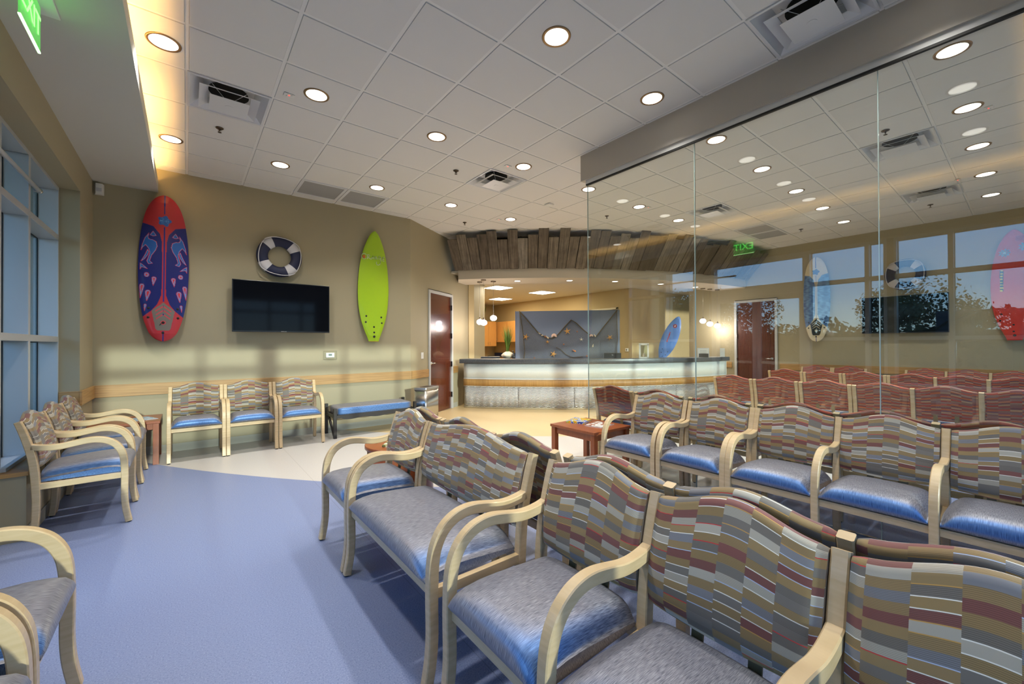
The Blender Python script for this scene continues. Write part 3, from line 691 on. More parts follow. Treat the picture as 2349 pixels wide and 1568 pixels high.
def ribbon(pts, wf, y, th):
    """flat bent-wood bar: centreline pts (d,z), width wf(i/n) in the side plane, thickness th in y"""
    p = sm_([(a+D0, b_) for a, b_ in pts]); n = len(p); mb = MB(); rows = []
    for i, q in enumerate(p):
        t = (p[min(i+1, n-1)]-p[max(i-1, 0)]).normalized(); nv = Vector((-t.y, t.x)); hw = wf(i/(n-1))/2
        rows.append(len(mb.v))
        c = .004
        for s_, yy in ((1, -th/2+c), (1, th/2-c), (1-c/hw, th/2), (-1+c/hw, th/2), (-1, th/2-c), (-1, -th/2+c), (-1+c/hw, -th/2), (1-c/hw, -th/2)):
            mb.v.append((q.x+nv.x*hw*s_, y+yy, q.y+nv.y*hw*s_))
    for i in range(n-1):
        for k in range(8): mb.face((rows[i]+k, rows[i]+(k+1) % 8, rows[i+1]+(k+1) % 8, rows[i+1]+k))
    mb.face([rows[0]+k for k in range(8)][::-1]); mb.face([rows[-1]+k for k in range(8)])
    return mb
def seat_mesh(y0, y1, mt):
    mb = MB(); nu, nv = 24, 22; X0, X1 = -.235, .268
    W_ = y1-y0; yc = (y0+y1)/2
    # profile front->back over the top
    prof = [(.195, .393), (.228, .398), (.252, .412), (.258, .432), (.250, .452), (.232, .468), (.19, .479), (.13, .484), (.05, .482), (-.04, .476), (-.12, .470), (-.19, .463), (-.222, .450), (-.230, .425), (-.225, .398)]
    P = [Vector(q) for q in prof]; nv = len(P)-1; ln = [0]
    for a, b_ in zip(P[:-1], P[1:]): ln.append(ln[-1]+(b_-a).length)
    def pos(i, j):
        s_ = math.sin((-1+2*i/nu)*PI/2)*.5+(-1+2*i/nu)*.5; sa = abs(s_)
        cr = (1-sa**3.2)*.024*min(1, max(0, (P[j].y-.40)/.06))
        inset = .012*(max(0, sa-.8)/.2)**2
        z = P[j].y+cr-(.046*(max(0, sa-.70)/.3)**2*min(1, max(0, (P[j].y-.40)/.06)))
        edge = .010 if P[j].y < .42 else 0
        # behind the arms the cushion fits between the posts; at the front it spreads a little
        return (P[j].x-inset*(1 if P[j].x > 0 else -1), yc+s_*(W_/2-edge*0), z)
    def uvf(i, j): return ((math.sin((-1+2*i/nu)*PI/2)*.5+(-1+2*i/nu)*.5)*W_/2, ln[j])
    mb.grid(pos, nu, nv, uvf)
    n = len(mb.v)
    # side and bottom caps
    for i, flip in ((0, False), (nu, True)):
        base = i*(nv+1); idx = [base+j for j in range(nv+1)]
        uvs = [(P[j].x, P[j].y) for j in range(nv+1)]
        if flip: idx, uvs = idx, uvs
        else: idx, uvs = idx[::-1], uvs[::-1]
        mb.face(idx, 0, uvs)
    mb.face([i*(nv+1) for i in range(nu+1)]+[i*(nv+1)+nv for i in range(nu, -1, -1)], 0, [(0, 0)]*(2*nu+2))
    return mb.mesh('seat', mt)
def dback(z):
    zs = sorted(BACK, key=lambda q: q[1])
    for a, b_ in zip(zs[:-1], zs[1:]):
        if a[1] <= z <= b_[1]: return D0+a[0]+(b_[0]-a[0])*(z-a[1])/(b_[1]-a[1])
    q = zs[-1]; return D0+q[0]-(z-q[1])*.33
def back_mesh(y0, y1, mf, useed):
    mb = MB(); W_ = y1-y0; yc = (y0+y1)/2; nu = 24
    zb = .500; loop = []
    m_ = 14
    # s: 0..1 front bottom->top, round top, 1..0 back
    pr = [('f', k/m_) for k in range(m_+1)]+[('t', a) for a in (30, 60, 90, 120, 150)]+[('b', 1-k/m_) for k in range(m_+1)]
    def pos(i, j):
        s_ = -1+2*i/nu; crest = .050*(.5+.5*math.cos(PI*min(1, abs(s_)*1.03))); drop = .012*(1-s_*s_)
        zt = .822+crest; z0 = zb-drop
        k, t = pr[j]; ed = 1-(max(0, abs(s_)-.86)/.14)**2*.35
        th_f = .036*ed; th_b = .016*ed
        if k == 't':
            A = math.radians(t); mid = (th_f-th_b)/2; rad = (th_f+th_b)/2; z = zt+rad*.75*math.sin(A); d = mid+rad*math.cos(A); return (dback(zt)+d-(.004 if 0 else 0), yc+s_*W_/2, z)
        z = z0+(zt-z0)*t; bulge = math.sin(PI*min(1, t*1.0))*.010 if k == 'f' else 0
        tuck = (.4+.6*min(1, t/.10))
        return (dback(z)+(th_f*tuck+bulge if k == 'f' else -th_b*tuck), yc+s_*W_/2, z)
    ln = [0]
    for j in range(1, len(pr)):
        a, b_ = Vector(pos(nu//2, j-1)), Vector(pos(nu//2, j)); ln.append(ln[-1]+(b_-a).length)
    def uvf(i, j): return (W_*i/nu+useed*.31, ln[j]+useed*.137)
    mb.grid(pos, nu, len(pr)-1, uvf)
    nv = len(pr)-1
    for i, fl_ in ((0, 1), (nu, 0)):
        idx = [i*(nv+1)+j for j in range(nv+1)]; uvs = [(useed*.31+.01, ln[j]+useed*.137) for j in range(nv+1)]
        mb.face(idx[::-1] if fl_ else idx, 0, uvs[::-1] if fl_ else uvs)
    mb.face([i*(nv+1) for i in range(nu+1)]+[i*(nv+1)+nv for i in range(nu, -1, -1)], 0, [(W_*i/nu, .0) for i in range(nu+1)]+[(W_*i/nu, .0) for i in range(nu, -1, -1)])
    return mb.mesh('backrest', mf)
WB = lambda t: .036+.008*math.sin(PI*min(1, t*1.05)) if t > .05 else .036
WA = lambda t: .040+.004*math.sin(PI*t)
arm_me = ribbon(ARM, WA, 0, .040).mesh('arm', MAPLE); post_me = ribbon(BACK, WB, 0, .040).mesh('back_leg', MAPLE)
gm = MB(); gm.lathe([(.013, 0), (.014, .002), (.014, .010)], seg=12); glide_me = gm.mesh('glide', BLACK)
def add(name, me, par, loc=(0, 0, 0)):
    o = bpy.data.objects.new(name, me); COL.objects.link(o); o.parent = par; o.location = loc; return o
def make_seating(name, frames, fab, label, cat, useed=1):
    """frames: lateral positions of the side frames; seats hang between neighbours"""
    root = thing(name, label, cat)
    for y in frames:
        a = add('arm', arm_me, root, (0, y, 0)); add('glide', glide_me, a, (D0-.356, 0, 0))
        b_ = add('back_leg', post_me, root, (0, y, 0)); add('glide', glide_me, b_, (D0-.854, 0, 0))
        b2 = MB().bb(-.228, .215, y-.014, y+.014, .350, .392).build('side_rail', MAPLE, root, .002)
    for a, b_ in zip(frames[:-1], frames[1:]):
        lo_, hi = min(a, b_)+.020, max(a, b_)-.020
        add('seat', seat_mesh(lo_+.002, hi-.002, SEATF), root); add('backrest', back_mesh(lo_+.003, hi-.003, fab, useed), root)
        MB().bb(.208, .228, lo_, hi, .350, .393).build('front_rail', MAPLE, root, .002)
        MB().bb(-.238, -.218, lo_, hi, .350, .393).build('back_rail', MAPLE, root, .002)
        for q in (.33, .67):
            y = lo_+(hi-lo_)*q; MB().prism([(-.236, .36), (-.228, .36), (dback(.56)-.010, .56), (dback(.56)-.018, .56)], y-.018, y+.018, 0, 'y').build('back_bracket', BRONZEB, root)
        useed += 1.37
    cache_tree(root); return root
BRONZEB = mat('bracket_bronze', (.22, .17, .09), .45, .3)
HW = .262
ch = make_seating('armchair', [-HW, HW], FAB, '', 'chair', 0)
rc_ = make_seating('armchair', [-HW, HW], REDFAB, '', 'chair', 3)
first = {'n': True, 'r': True}
def chair(x, y, rz, label, group, red=False):
    k = 'r' if red else 'n'; src = rc_ if red else ch
    if first[k]:
        first[k] = False; src.location = (x, y, 0); src.rotation_euler = (0, 0, rz); src['label'] = label; src['group'] = group; return src
    return dup(src, (x, y, 0), rz, label, group)
G1 = 'maple armchairs under the left window'
for y, l in ((4.63, 'maple armchair under left window nearest the camera, patterned back and blue seat'), (5.225, 'middle of three maple armchairs under the left window'), (5.815, 'maple armchair under left window nearest the corner table')):
    chair(-.60, y, 0, l, G1)
G2 = 'maple armchairs along the television wall'
for x, l in ((.10, 'maple armchair against television wall, leftmost, beside the corner table'), (.668, 'maple armchair against television wall, middle of three below the television'), (1.24, 'maple armchair against television wall, nearest the upholstered bench')):
    chair(x, 6.42, -PI/2, l, G2)
G3 = 'maple armchairs at the lower left corner of the room'
chair(-.595, 2.12, 0, 'maple armchair at left edge, rear one of the pair cut by the frame', G3)
chair(-.595, 1.53, 0, 'maple armchair at lower left corner, cut off by frame edge', G3)
G4 = 'back-to-back seating through the middle of the room'
XM, XB = .993, 1.737
chair(XM, 2.838, PI, 'maple armchair at the far end of the foreground row facing the window', G4)
# wide chair
o = make_seating('wide_armchair', [-.515, .515], FAB, 'extra wide maple armchair in the foreground row, between an armchair and the joined seats', 'chair', 7)
o.location = (XM, 2.008, 0); o.rotation_euler = (0, 0, PI)
tf = [-1.05, -.525, 0, .525, 1.05]
tn = make_seating('joined_armchairs', tf, FAB, 'row of joined maple seats in the right foreground, facing the window side', 'joined chairs', 11)
tn.location = (XM, .302, 0); tn.rotation_euler = (0, 0, PI); tn['group'] = 'joined seat rows with patterned backs'
dup(tn, (XB, .318, 0), 0, 'row of joined maple seats backing onto the right foreground row, only its back tops visible')
for y, l in ((2.90, 'maple armchair backing onto the foreground row, farthest of three'), (2.318, 'maple armchair backing onto the foreground row, middle of three'), (1.72, 'maple armchair backing onto the foreground row, nearest the joined seats')):
    chair(XB, y, 0, l, G4)
G5 = 'seating standing against the glass partition'
for y, l in ((2.250, 'maple armchair against the glass beside the square cherry table'), (1.675, 'maple armchair against the glass, second from the cherry table')):
    chair(3.318, y, PI, l, G5)
dup(tn, (3.318, .323, 0), PI, 'row of joined maple seats with their backs against the glass partition')
# second room, red fabric
G6 = 'red-backed seating beyond the glass'
rt = make_seating('joined_armchairs', tf, REDFAB, 'row of joined red-backed seats directly behind the glass partition', 'joined chairs', 17)
rt.location = (4.167, .39, 0); rt['group'] = 'joined red-backed seat rows'
rows_ = [(4.167, [3.005, 2.42, 1.80], 'directly behind the glass', .39), (6.857, [2.84, 2.262, 1.685], 'in the middle of the second room', .325), (9.147, [2.88, 2.305, 1.73], 'in the third row behind the glass', .372)]
nm = ['end', 'second', 'third']
for ri, (x, ysq, w_, ty) in enumerate(rows_):
    for yi, y in enumerate(ysq):
        chair(x, y, 0, 'red-backed maple armchair %s, %s one from the reception side' % (w_, ['first', 'second', 'third'][yi]), G6, True)
    if ri: dup(rt, (x, ty, 0), 0, 'row of joined red-backed seats %s' % w_)
dup(rt, (10.48, .43, 0), PI, 'row of joined red seats against the far wall below the second television')
chair(10.48, 2.91, PI, 'red armchair against far wall, nearest the brown door', G6, True)
chair(10.48, 2.345, PI, 'red armchair against far wall, under the cream and blue surfboard', G6, True)

# ---- bench
bn = thing('upholstered_bench', 'low upholstered bench with black wooden frame against the television wall', 'bench', (2.32, 6.54, 0))
mb = MB(); hx, hy = .585, .235
def bench_pos(i, j):
    return None
P = [(-hx, -hy), (hx, -hy), (hx, hy), (-hx, hy)]
n = 0
cu = MB(); NU, NV = 24, 14
loop = []
def cpos(i, j):
    A = 2*PI*i/NU; k = j/NV
    # superellipse plan, domed top
    c_, s_ = math.cos(A), math.sin(A); e_ = .18
    x = math.copysign(abs(c_)**e_, c_)*hx; y = math.copysign(abs(s_)**e_, s_)*hy
    if k < .4: z = .335+k/.4*.100; r = 1.0
    else:
        q = (k-.4)/.6; r = 1-q; z = .435+.022*math.sin(q*PI/2)**.6
    return (x*r, y*r, z)
cu.grid(cpos, NU, NV, lambda i, j: (i*.15*1.0, j*.03))
cu.face([i*(NV+1) for i in range(NU)][::-1], 0, [(0, 0)]*NU)
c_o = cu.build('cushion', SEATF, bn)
fr = MB()
for y in (-hy+.006, hy-.006):
    top = .335; pts = [(-hx-.03, top)]
    pts += [(hx+.03, top)]
    low = []
    for k in range(33):
        t = 1-k/32; x = -hx-.03+(2*hx+.06)*t; ww = .055+.018*(.5-.5*math.cos(2*PI*t*3)) if .08 < t < .92 else .045
        low.append((x, top-ww))
    fr.prism(pts+low, y-.011, y+.011, 0, 'y')
fr.build('scalloped_apron', ESPRESSO, bn)
fr = MB()
for x in (-hx-.04, hx+.04): fr.bb(x-.010, x+.010, -hy, hy, .29, .335)
fr.build('end_rail', ESPRESSO, bn)
for x in (-hx-.04, hx+.04):
    for y in (-hy, hy): MB().bb(x-.022, x+.022, y-.022, y+.022, 0, .435 if y < 0 else .46).build('leg', ESPRESSO, bn, .003)
    MB().tube([(x, hy-.02, .40), (x, -hy+.03, .02)], .018, 4).build('diagonal_brace', ESPRESSO, bn)

# ---- tables
def square_table(x, y, sx, sy, h, label, group=None):
    t = thing('corner_table', label, 'table', (x, y, 0), 0, group)
    MB().box((0, 0, h-.014), (sx, sy, .028)).build('tabletop', CHERRY, t, .003)
    ap = MB(); a, b_ = sx/2-.03, sy/2-.03
    ap.bb(-a, a, -b_, -b_+.02, h-.098, h-.028); ap.bb(-a, a, b_-.02, b_, h-.098, h-.028); ap.bb(-a, -a+.02, -b_+.02, b_-.02, h-.098, h-.028); ap.bb(a-.02, a, -b_+.02, b_-.02, h-.098, h-.028); ap.build('apron', CHERRY, t)
    for i in (-1, 1):
        for j in (-1, 1):
            lg = MB(); X, Y = i*(sx/2-.037), j*(sy/2-.037); lg.bb(X-.027, X+.027, Y-.027, Y+.027, 0, h-.028); lg.build('leg', CHERRY, t, .002)
    return t
square_table(-.54, 6.55, .60, .62, .50, 'square cherry wood table in the corner between window and television wall', 'square cherry tables')
square_table(3.40, 2.95, .585, .62, .50, 'square cherry wood table standing beside the glass partition edge', 'square cherry tables')
rt_ = thing('drum_table', 'round cherry wood drum table behind the far end of the foreground row', 'table', (1.50, 3.50, 0))
MB().lathe([(.30, .462), (.305, .466), (.305, .494), (.30, .498)], seg=48).build('tabletop', CHERRY, rt_)
MB().lathe([(.285, .04), (.285, .462)], seg=48).build('drum', CHERRY, rt_); MB().lathe([(.26, 0), (.26, .04)], seg=40).build('plinth', BLACK, rt_)

# ---- magazines and books
def cover(name, cols, scale=24):
    m = bpy.data.materials.new(name); m.use_nodes = True; nt = m.node_tree; b = nt.nodes['Principled BSDF']
    tc = N(nt, 'ShaderNodeTexCoord'); no = N(nt, 'ShaderNodeTexNoise'); no.inputs['Scale'].default_value = scale; no.inputs['Detail'].default_value = 1
    r = N(nt, 'ShaderNodeValToRGB'); r.color_ramp.interpolation = 'CONSTANT'; el = r.color_ramp.elements; k = len(cols)
    el[0].position = 0; el[0].color = (*cols[0], 1); el[1].position = .40; el[1].color = (*cols[1], 1)
    for i in range(2, k): x = el.new(.40+.22*(i-1)/(k-1)); x.color = (*cols[i], 1)
    nt.links.new(tc.outputs['Object'], no.inputs[0]); nt.links.new(no.outputs['Fac'], r.inputs[0]); nt.links.new(r.outputs[0], b.inputs['Base Color']); b.inputs['Roughness'].default_value = .25; MATS[name] = m; return m
PAPER = mat('paper_pages', (.72, .70, .66), .8)
def book(name, x, y, z, rz, sx, sy, h, cv, label, hard=True, group=None, cat='book'):
    t = thing(name, label, cat, (x, y, z), rz, group)
    if hard:
        mb = MB(); mb.box((0, 0, .0015), (sx, sy, .003)); mb.box((0, 0, h-.0015), (sx, sy, .003)); mb.box((-sx/2+.0015, 0, h/2), (.003, sy, h-.006)); mb.build('cover', cv, t)
        MB().box((.0, 0, h/2), (sx-.010, sy-.010, h-.0062)).build('pages', PAPER, t)
    else:
        MB().box((0, 0, h/2-.0005), (sx, sy, h-.001)).build('pages', PAPER, t); MB().box((0, 0, h), (sx, sy, .001)).build('cover', cv, t)
    return t
book('picture_book', 3.43, 3.13, .5, .35, .24, .21, .022, cover('cover_green_mix', [(.05, .10, .35), (.25, .35, .75), (.75, .70, .74), (.35, .45, .04), (.75, .42, .02)]), 'hardback picture book with colourful green and blue cover on the glass-side table')
book('magazine', 3.45, 2.86, .5, .15, .27, .20, .010, cover('cover_white_mix', [(.7, .7, .7), (.8, .78, .76), (.75, .74, .72), (.4, .16, .10)], 14), 'stack of white magazines with brown picture on the glass-side table', False, None, 'magazine')
book('picture_book', 1.46, 3.42, .498, .9, .21, .25, .016, cover('cover_orange_mix', [(.02, .03, .02), (.35, .30, .15), (.10, .14, .04), (.55, .60, .20), (.7, .68, .6)]), 'thin picture book with dark cover and bright spine on the drum table')
book('leaflet', -.42, 6.52, .5, .4, .22, .28, .004, cover('cover_blue', [(.10, .25, .5), (.25, .45, .7), (.5, .6, .7)]), 'blue leaflet lying on the corner table', False, None, 'magazine')

# ---- waste bin
tb = thing('waste_bin', 'rectangular stainless steel waste bin beside the dark wood door', 'waste bin', (3.15, 6.30, 0), DWA)
def rrect(w_, d_, r, n=5):
    o = []
    for cx, cy, a in ((w_/2-r, -d_/2+r, -90), (w_/2-r, d_/2-r, 0), (-w_/2+r, d_/2-r, 90), (-w_/2+r, -d_/2+r, 180)):
        for k in range(n+1): A = math.radians(a+90*k/n); o.append((cx+r*math.cos(A), cy+r*math.sin(A)))
    return o
cx, cy = .225, .125
MB().prism([(x+cx, y+cy) for x, y in rrect(.44, .24, .03)], .02, .595, 0, 'z', True).build('body', STEEL, tb)
MB().prism([(x+cx, y+cy) for x, y in rrect(.455, .255, .035)], .595, .637, 0, 'z', True).build('lid', mat('brushed_steel_lid', (.50, .50, .49), .35, 1), tb, .003)
MB().prism([(x+cx, y+cy) for x, y in rrect(.25, .13, .02)], .637, .639).build('lid_opening', BLKPL, tb); MB().prism([(x+cx, y+cy) for x, y in rrect(.43, .23, .03)], 0, .02).build('base', BLKPL, tb)

# ================================================================== SURFBOARDS
def sd_poly(px, py, poly):
    """signed distance (negative inside) of points to polygon, numpy"""
    d = np.full(px.shape, 1e9); inside = np.zeros(px.shape, bool); n = len(poly)
    for i in range(n):
        ax, ay = poly[i]; bx_, by = poly[(i+1) % n]; ex, ey = bx_-ax, by-ay
        t = np.clip(((px-ax)*ex+(py-ay)*ey)/(ex*ex+ey*ey+1e-12), 0, 1); d = np.minimum(d, np.hypot(px-ax-t*ex, py-ay-t*ey))
        c_ = ((ay > py) != (by > py)) & (px < (bx_-ax)*(py-ay)/((by-ay) if abs(by-ay) > 1e-9 else 1e-9)+ax); inside ^= c_
    return np.where(inside, -d, d)
def surfboard(name, label, Lg, Wd, outline, colour, th=.055, nu=72, nv=230, rocker=.035):
    """board in local x (width) z (length, 0 at tail) with its deck facing -y"""
    root = thing(name, label, 'surfboard')
    ov = np.array([q[0] for q in outline]); ow = np.array([q[1] for q in outline])
    P_ = sm_([(a, b_) for a, b_ in outline], 6); ov = np.array([q.x for q in P_]); ow = np.array([q.y for q in P_])
    vs = np.linspace(0, 1, nv+1); vs = .5-.5*np.cos(PI*vs)*(.55+.45*np.abs(np.cos(PI*vs))) if False else vs
    us = np.linspace(-1, 1, nu+1); us = np.sin(us*PI/2)*.35+us*.65
    hw = np.interp(vs, ov, ow)*Wd/2
    U_, V_ = np.meshgrid(us, vs)           # rows v
    X = U_*hw[:, None]; Z = (1-V_)*Lg
    rk = rocker*((2*V_-1)**2)**1.4
    tt = th*(1-np.abs(U_)**3.2)*.5*np.clip(np.minimum(V_, 1-V_)*14+.25, 0, 1)
    Yf = -rk-tt; Yb_ = -rk+tt
    n = (nu+1)*(nv+1)
    verts = np.concatenate([np.stack([X, Yf, Z], -1).reshape(-1, 3), np.stack([X, Yb_, Z], -1).reshape(-1, 3)])
    ii = np.arange(nv*nu); r_, c_ = ii//nu, ii % nu; a = r_*(nu+1)+c_
    q1 = np.stack([a, a+nu+1, a+nu+2, a+1], 1); q2 = q1[:, ::-1]+n
    faces = np.concatenate([q1, q2])
    e1 = []
    for j in (0, nv):
        for i in range(nu):
            p = j*(nu+1)+i; e1.append((p, p+1, p+1+n, p+n) if j == 0 else (p+1, p, p+n, p+1+n))
    me = bpy.data.meshes.new('deck'); me.from_pydata(verts.tolist(), [], faces.tolist()+e1)
    cols = colour(X, V_, U_)   # (nv+1, nu+1, 3)
    cb = np.ones((len(verts), 4), np.float32); cb[:n, :3] = cols.reshape(-1, 3); cb[n:, :3] = cols.reshape(-1, 3)[len(cols)//2][None]
    ca = me.color_attributes.new('Col', 'FLOAT_COLOR', 'POINT'); ca.data.foreach_set('color', cb.ravel())
    me.polygons.foreach_set('use_smooth', [True]*len(me.polygons)); me.materials.append(BOARDM); me.update()
    o = bpy.data.objects.new('deck', me); COL.objects.link(o); o.parent = root
    def surf(x, v):   # deck surface y at width x (m), v from nose
        h_ = float(np.interp(v, vs, hw)); u = max(-1, min(1, x/h_)); return -rocker*((2*v-1)**2)**1.4-th*(1-abs(u)**3.2)*.5*min(1, min(v, 1-v)*14+.25)
    return root, surf
BOARDM = attr_mat('foam_surfboard_skin', .42, .15)
def mixc(base, mask, col):
    m3_ = mask[..., None].astype(float); return base*(1-m3_)+np.array(col)*m3_
ZB = lambda x, y: None
def zc_(pt):  # crop pixel -> (x metres from centre line, v)
    v = (pt[1]-57)/1430; c_ = 372-47*v; return ((pt[0]-c_)/249*.246, v)
def board_pattern(pal, flames=True, swirl=False):
    def f(X, V, U_):
        A = np.abs(X); C = np.zeros(X.shape+(3,)); C[:] = pal['top']
        Lg = 1.84
        bv = [0, .150, .197, .219, .268, .324, .45, .62, .687, .75, .792, .834, .85, 1]; bu = [9, 9, .245, .107, .042, .022, .020, .019, .024, .062, .114, .192, 9, 9]
        th_ = np.interp(V, bv, bu); side = A > th_
        bluec = np.array(pal['side'])
        if swirl:
            rs = np.random.RandomState(3); s_ = np.zeros(X.shape)
            for k in range(26):
                fx, fy, ph = rs.uniform(10, 70), rs.uniform(8, 60), rs.uniform(0, 6.28); s_ += np.sin(X*fx+3*np.sin(V*Lg*fy*.5+ph)+V*Lg*fy*rs.choice([-1, 1]))/5
            C = np.where(side[..., None], np.array(pal['side'])+(np.array(pal['side2'])-np.array(pal['side']))*np.clip(.4+.35*s_, 0, 1)[..., None], C)
        else: C = mixc(C, side, pal['side'])
        st = (A < .0065) & ((V < .13) | ((V > .215) & (V < .73)) | (V > .93)); C = mixc(C, st, pal['line'])
        # flower
        ang = np.arctan2(V*Lg-.175*Lg, X); rr_ = np.hypot(X, (V-.175)*Lg)
        fl_ = rr_ < .060*(1+.16*np.cos(5*ang+.4)); C = mixc(C, fl_, pal['flower']); C = mixc(C, fl_ & (rr_ < .045) & (np.abs(np.sin(ang*7+2*np.sin(ang*3))) < .3), pal['flower2'])
        Y = V*Lg
        def shape(poly, w1=.0055, w2=.012, mirror=True):
            nonlocal C
            pm = [zc_(p) for p in poly]; pm = [(abs(a), b_*Lg) for a, b_ in pm]
            d = sd_poly(A, Y, pm); ok = side
            C = mixc(C, (d < .003) & ok, pal['red']); C = mixc(C, (d < -.0015) & ok, pal['lb']); C = mixc(C, (d < -w1) & ok, pal['mid'])
        if flames:
            shape([(508, 440), (545, 490), (566, 550), (578, 612), (560, 580), (535, 556), (505, 590), (492, 630), (505, 680), (518, 712), (500, 740), (462, 730), (490, 708), (475, 655), (440, 605), (424, 560), (436, 518), (470, 502), (505, 498), (516, 480)])
            shape([(515, 600), (535, 650), (572, 718), (540, 695), (512, 655), (500, 620)]); shape([(470, 418), (498, 458), (470, 466), (438, 458)]); shape([(578, 735), (577, 796), (562, 772), (507, 787), (545, 758)])
            for cx_, cy_, r_, tl in ((440, 880, 24, 60), (513, 845, 25, 0), (492, 1015, 27, 80), (552, 955, 24, 125), (512, 1140, 14, 62)):
                x_, v_ = zc_((cx_, cy_)); x_ = abs(x_); y_ = v_*Lg; k_ = .246/249
                rr2 = r_*k_; dy = Y-y_; wdt = np.where(dy > 0, np.clip(1-dy/(tl*k_*1.1+rr2), 0, 1)**.8, np.sqrt(np.clip(1-(dy/(rr2*1.2))**2, 0, 1)))
                d = np.abs(A-x_-(.0 if tl == 0 else 1)*dy*.1)-rr2*wdt; e_ = np.where(dy > 0, d, np.hypot(A-x_, dy/1.2)-rr2)
                if tl == 0: e_ = np.hypot(A-x_, dy/1.2)-rr2
                C = mixc(C, e_ < 0, pal['red']); C = mixc(C, e_ < -.005, pal['lb']); C = mixc(C, e_ < -.0125, pal['red'])
        pad = [(0, .733), (.113, .792), (.072, .915), (.057, .926), (0, .926)]; d = sd_poly(A, Y, [(a, b_*Lg) for a, b_ in pad]); C = mixc(C, (d < 0) | ((A < .01) & (V > .735) & (V < .926)), pal['pad'])
        for k in range(3):
            vv = (V-(.760+.028*k))*Lg; C = mixc(C, (np.abs(vv-A*.85) < .0075) & (A < .078-.006*k) & (A > .004), pal['chev']); C = mixc(C, (np.abs(vv) < .010) & (A < .0045), pal['line'])
        r_ = np.hypot(X, (V-.872)*Lg); C = mixc(C, r_ < .026, pal['chev'])
        return C
    return f
OUTL = [(0, .10), (.012, .26), (.035, .43), (.08, .62), (.15, .78), (.25, .90), (.36, .97), (.48, 1.0), (.60, .985), (.72, .92), (.83, .80), (.91, .64), (.955, .50), (.985, .30), (1, .08)]
def plugs(root, surf, pts, r=.014, name='fin_plug'):
    for (x, v, Lg, *rr) in pts:
        rad = rr[0] if rr else r
        MB().lathe([(rad, 0), (rad*.9, .004), (rad*.4, .005)], seg=16).build(name, BLACK, root, 0, (x, surf(x, v)+.001, (1-v)*Lg), (PI/2, 0, 0))
pal1 = dict(top=(.50, .025, .035), side=(.004, .009, .15), line=(.015, .02, .22), flower=(.015, .12, .45), flower2=(.10, .35, .72), red=(.62, .04, .06), lb=(.10, .32, .66), mid=(.012, .10, .38), pad=(.19, .165, .14), chev=(.66, .06, .08))
s1, sf1 = surfboard('surfboard', 'red and blue surfboard with swirl graphics hanging left of the television', 1.84, .492, OUTL, board_pattern(pal1), nu=110, nv=400)
s1.location = (-.235, YB-.062, 1.42); s1.rotation_euler = (0, math.radians(.6), 0)
plugs(s1, sf1, [(.140, .775, 1.84), (-.140, .775, 1.84), (.143, .838, 1.84), (-.143, .838, 1.84), (0, .942, 1.84), (0, .872, 1.84, .017)], .015)
MB().tube([(0, sf1(0, .872)-.005, .236), (-.02, sf1(0, .872)-.012, .225), (-.035, sf1(0, .88)-.004, .20)], .003, 6).build('leash_string', BLACK, s1)
def green_pattern(X, V, U_):
    C = np.zeros(X.shape+(3,)); C[:] = (.38, .60, .008); C = mixc(C, V > .995, (.75, .38, .02)); return C
OUTG = [(0, .04), (.012, .15), (.04, .30), (.10, .50), (.20, .73), (.32, .90), (.45, .985), (.55, 1.0), (.68, .95), (.80, .80), (.90, .58), (.965, .40), (.99, .34), (1, .33)]
s2, sf2 = surfboard('surfboard', 'lime green surfboard with square tail hanging right of the television', 1.84, .515, OUTG, green_pattern, nu=40, nv=160)
s2.location = (2.44, YB-.062, 1.42); s2.rotation_euler = (0, math.radians(.7), 0)
plugs(s2, sf2, [(-.125, .772, 1.84), (.125, .778, 1.84), (-.132, .826, 1.84), (.135, .830, 1.84), (0, .868, 1.84), (.002, .918, 1.84), (.002, .955, 1.84, .021)], .016)
# hand lettering drawn as strokes
LET = MB(); ltv = lambda x, z: (x, sf2(x, 1-z/1.84)-.002, z)
def stroke(pts, r=.0062): LET.tube([ltv(x, z) for x, z in pts], r, 6)
zb_ = 1.40
stroke([(-.168+.040*math.cos(a), zb_+.004+.045*math.sin(a)) for a in [k*PI/9+.5 for k in range(17)]], .005)
stroke([(-.116, zb_+.038), (-.114, zb_-.035)]); stroke([(-.124, zb_+.030), (-.095, zb_+.036), (-.078, zb_+.020), (-.092, zb_+.004), (-.112, zb_), (-.085, zb_-.020), (-.062, zb_-.036)])
stroke([(-.050, zb_-.036), (-.026, zb_+.034), (-.012, zb_-.030)]); stroke([(-.052, zb_-.010), (-.012, zb_-.008)])
stroke([(.008, zb_-.030), (.010, zb_+.022), (.030, zb_+.016), (.040, zb_-.030)])
stroke([(.100, zb_+.024), (.074, zb_+.030), (.060, zb_+.006), (.072, zb_-.016), (.094, zb_-.006), (.102, zb_+.022), (.108, zb_-.045), (.098, zb_-.090), (.070, zb_-.118), (.040, zb_-.112), (.030, zb_-.085), (.036, zb_-.065)])
stroke([(.172, zb_+.030), (.140, zb_+.026), (.134, zb_-.004), (.140, zb_-.034), (.172, zb_-.038)]); stroke([(.136, zb_-.002), (.166, zb_)])
LET.build('lettering', mat('pale_lettering', (.62, .70, .45), .5), s2)
dm = MB(); dm.lathe([(.030, 0), (.024, .003), (.001, .004)], seg=24); dm.build('orange_fruit_emblem', mat('orange_print', (.62, .16, .02), .5), s2, 0, (-.166, sf2(-.166, 1-(zb_)/1.84)-.001, zb_-.002), (PI/2, 0, 0))
pal3 = dict(top=(.70, .62, .42), side=(.035, .10, .30), side2=(.16, .34, .62), line=(.03, .05, .22), flower=(.02, .06, .24), flower2=(.03, .09, .3), red=(.7, .6, .4), lb=(.7, .6, .4), mid=(.1, .2, .5), pad=(.015, .02, .02), chev=(.62, .60, .48))
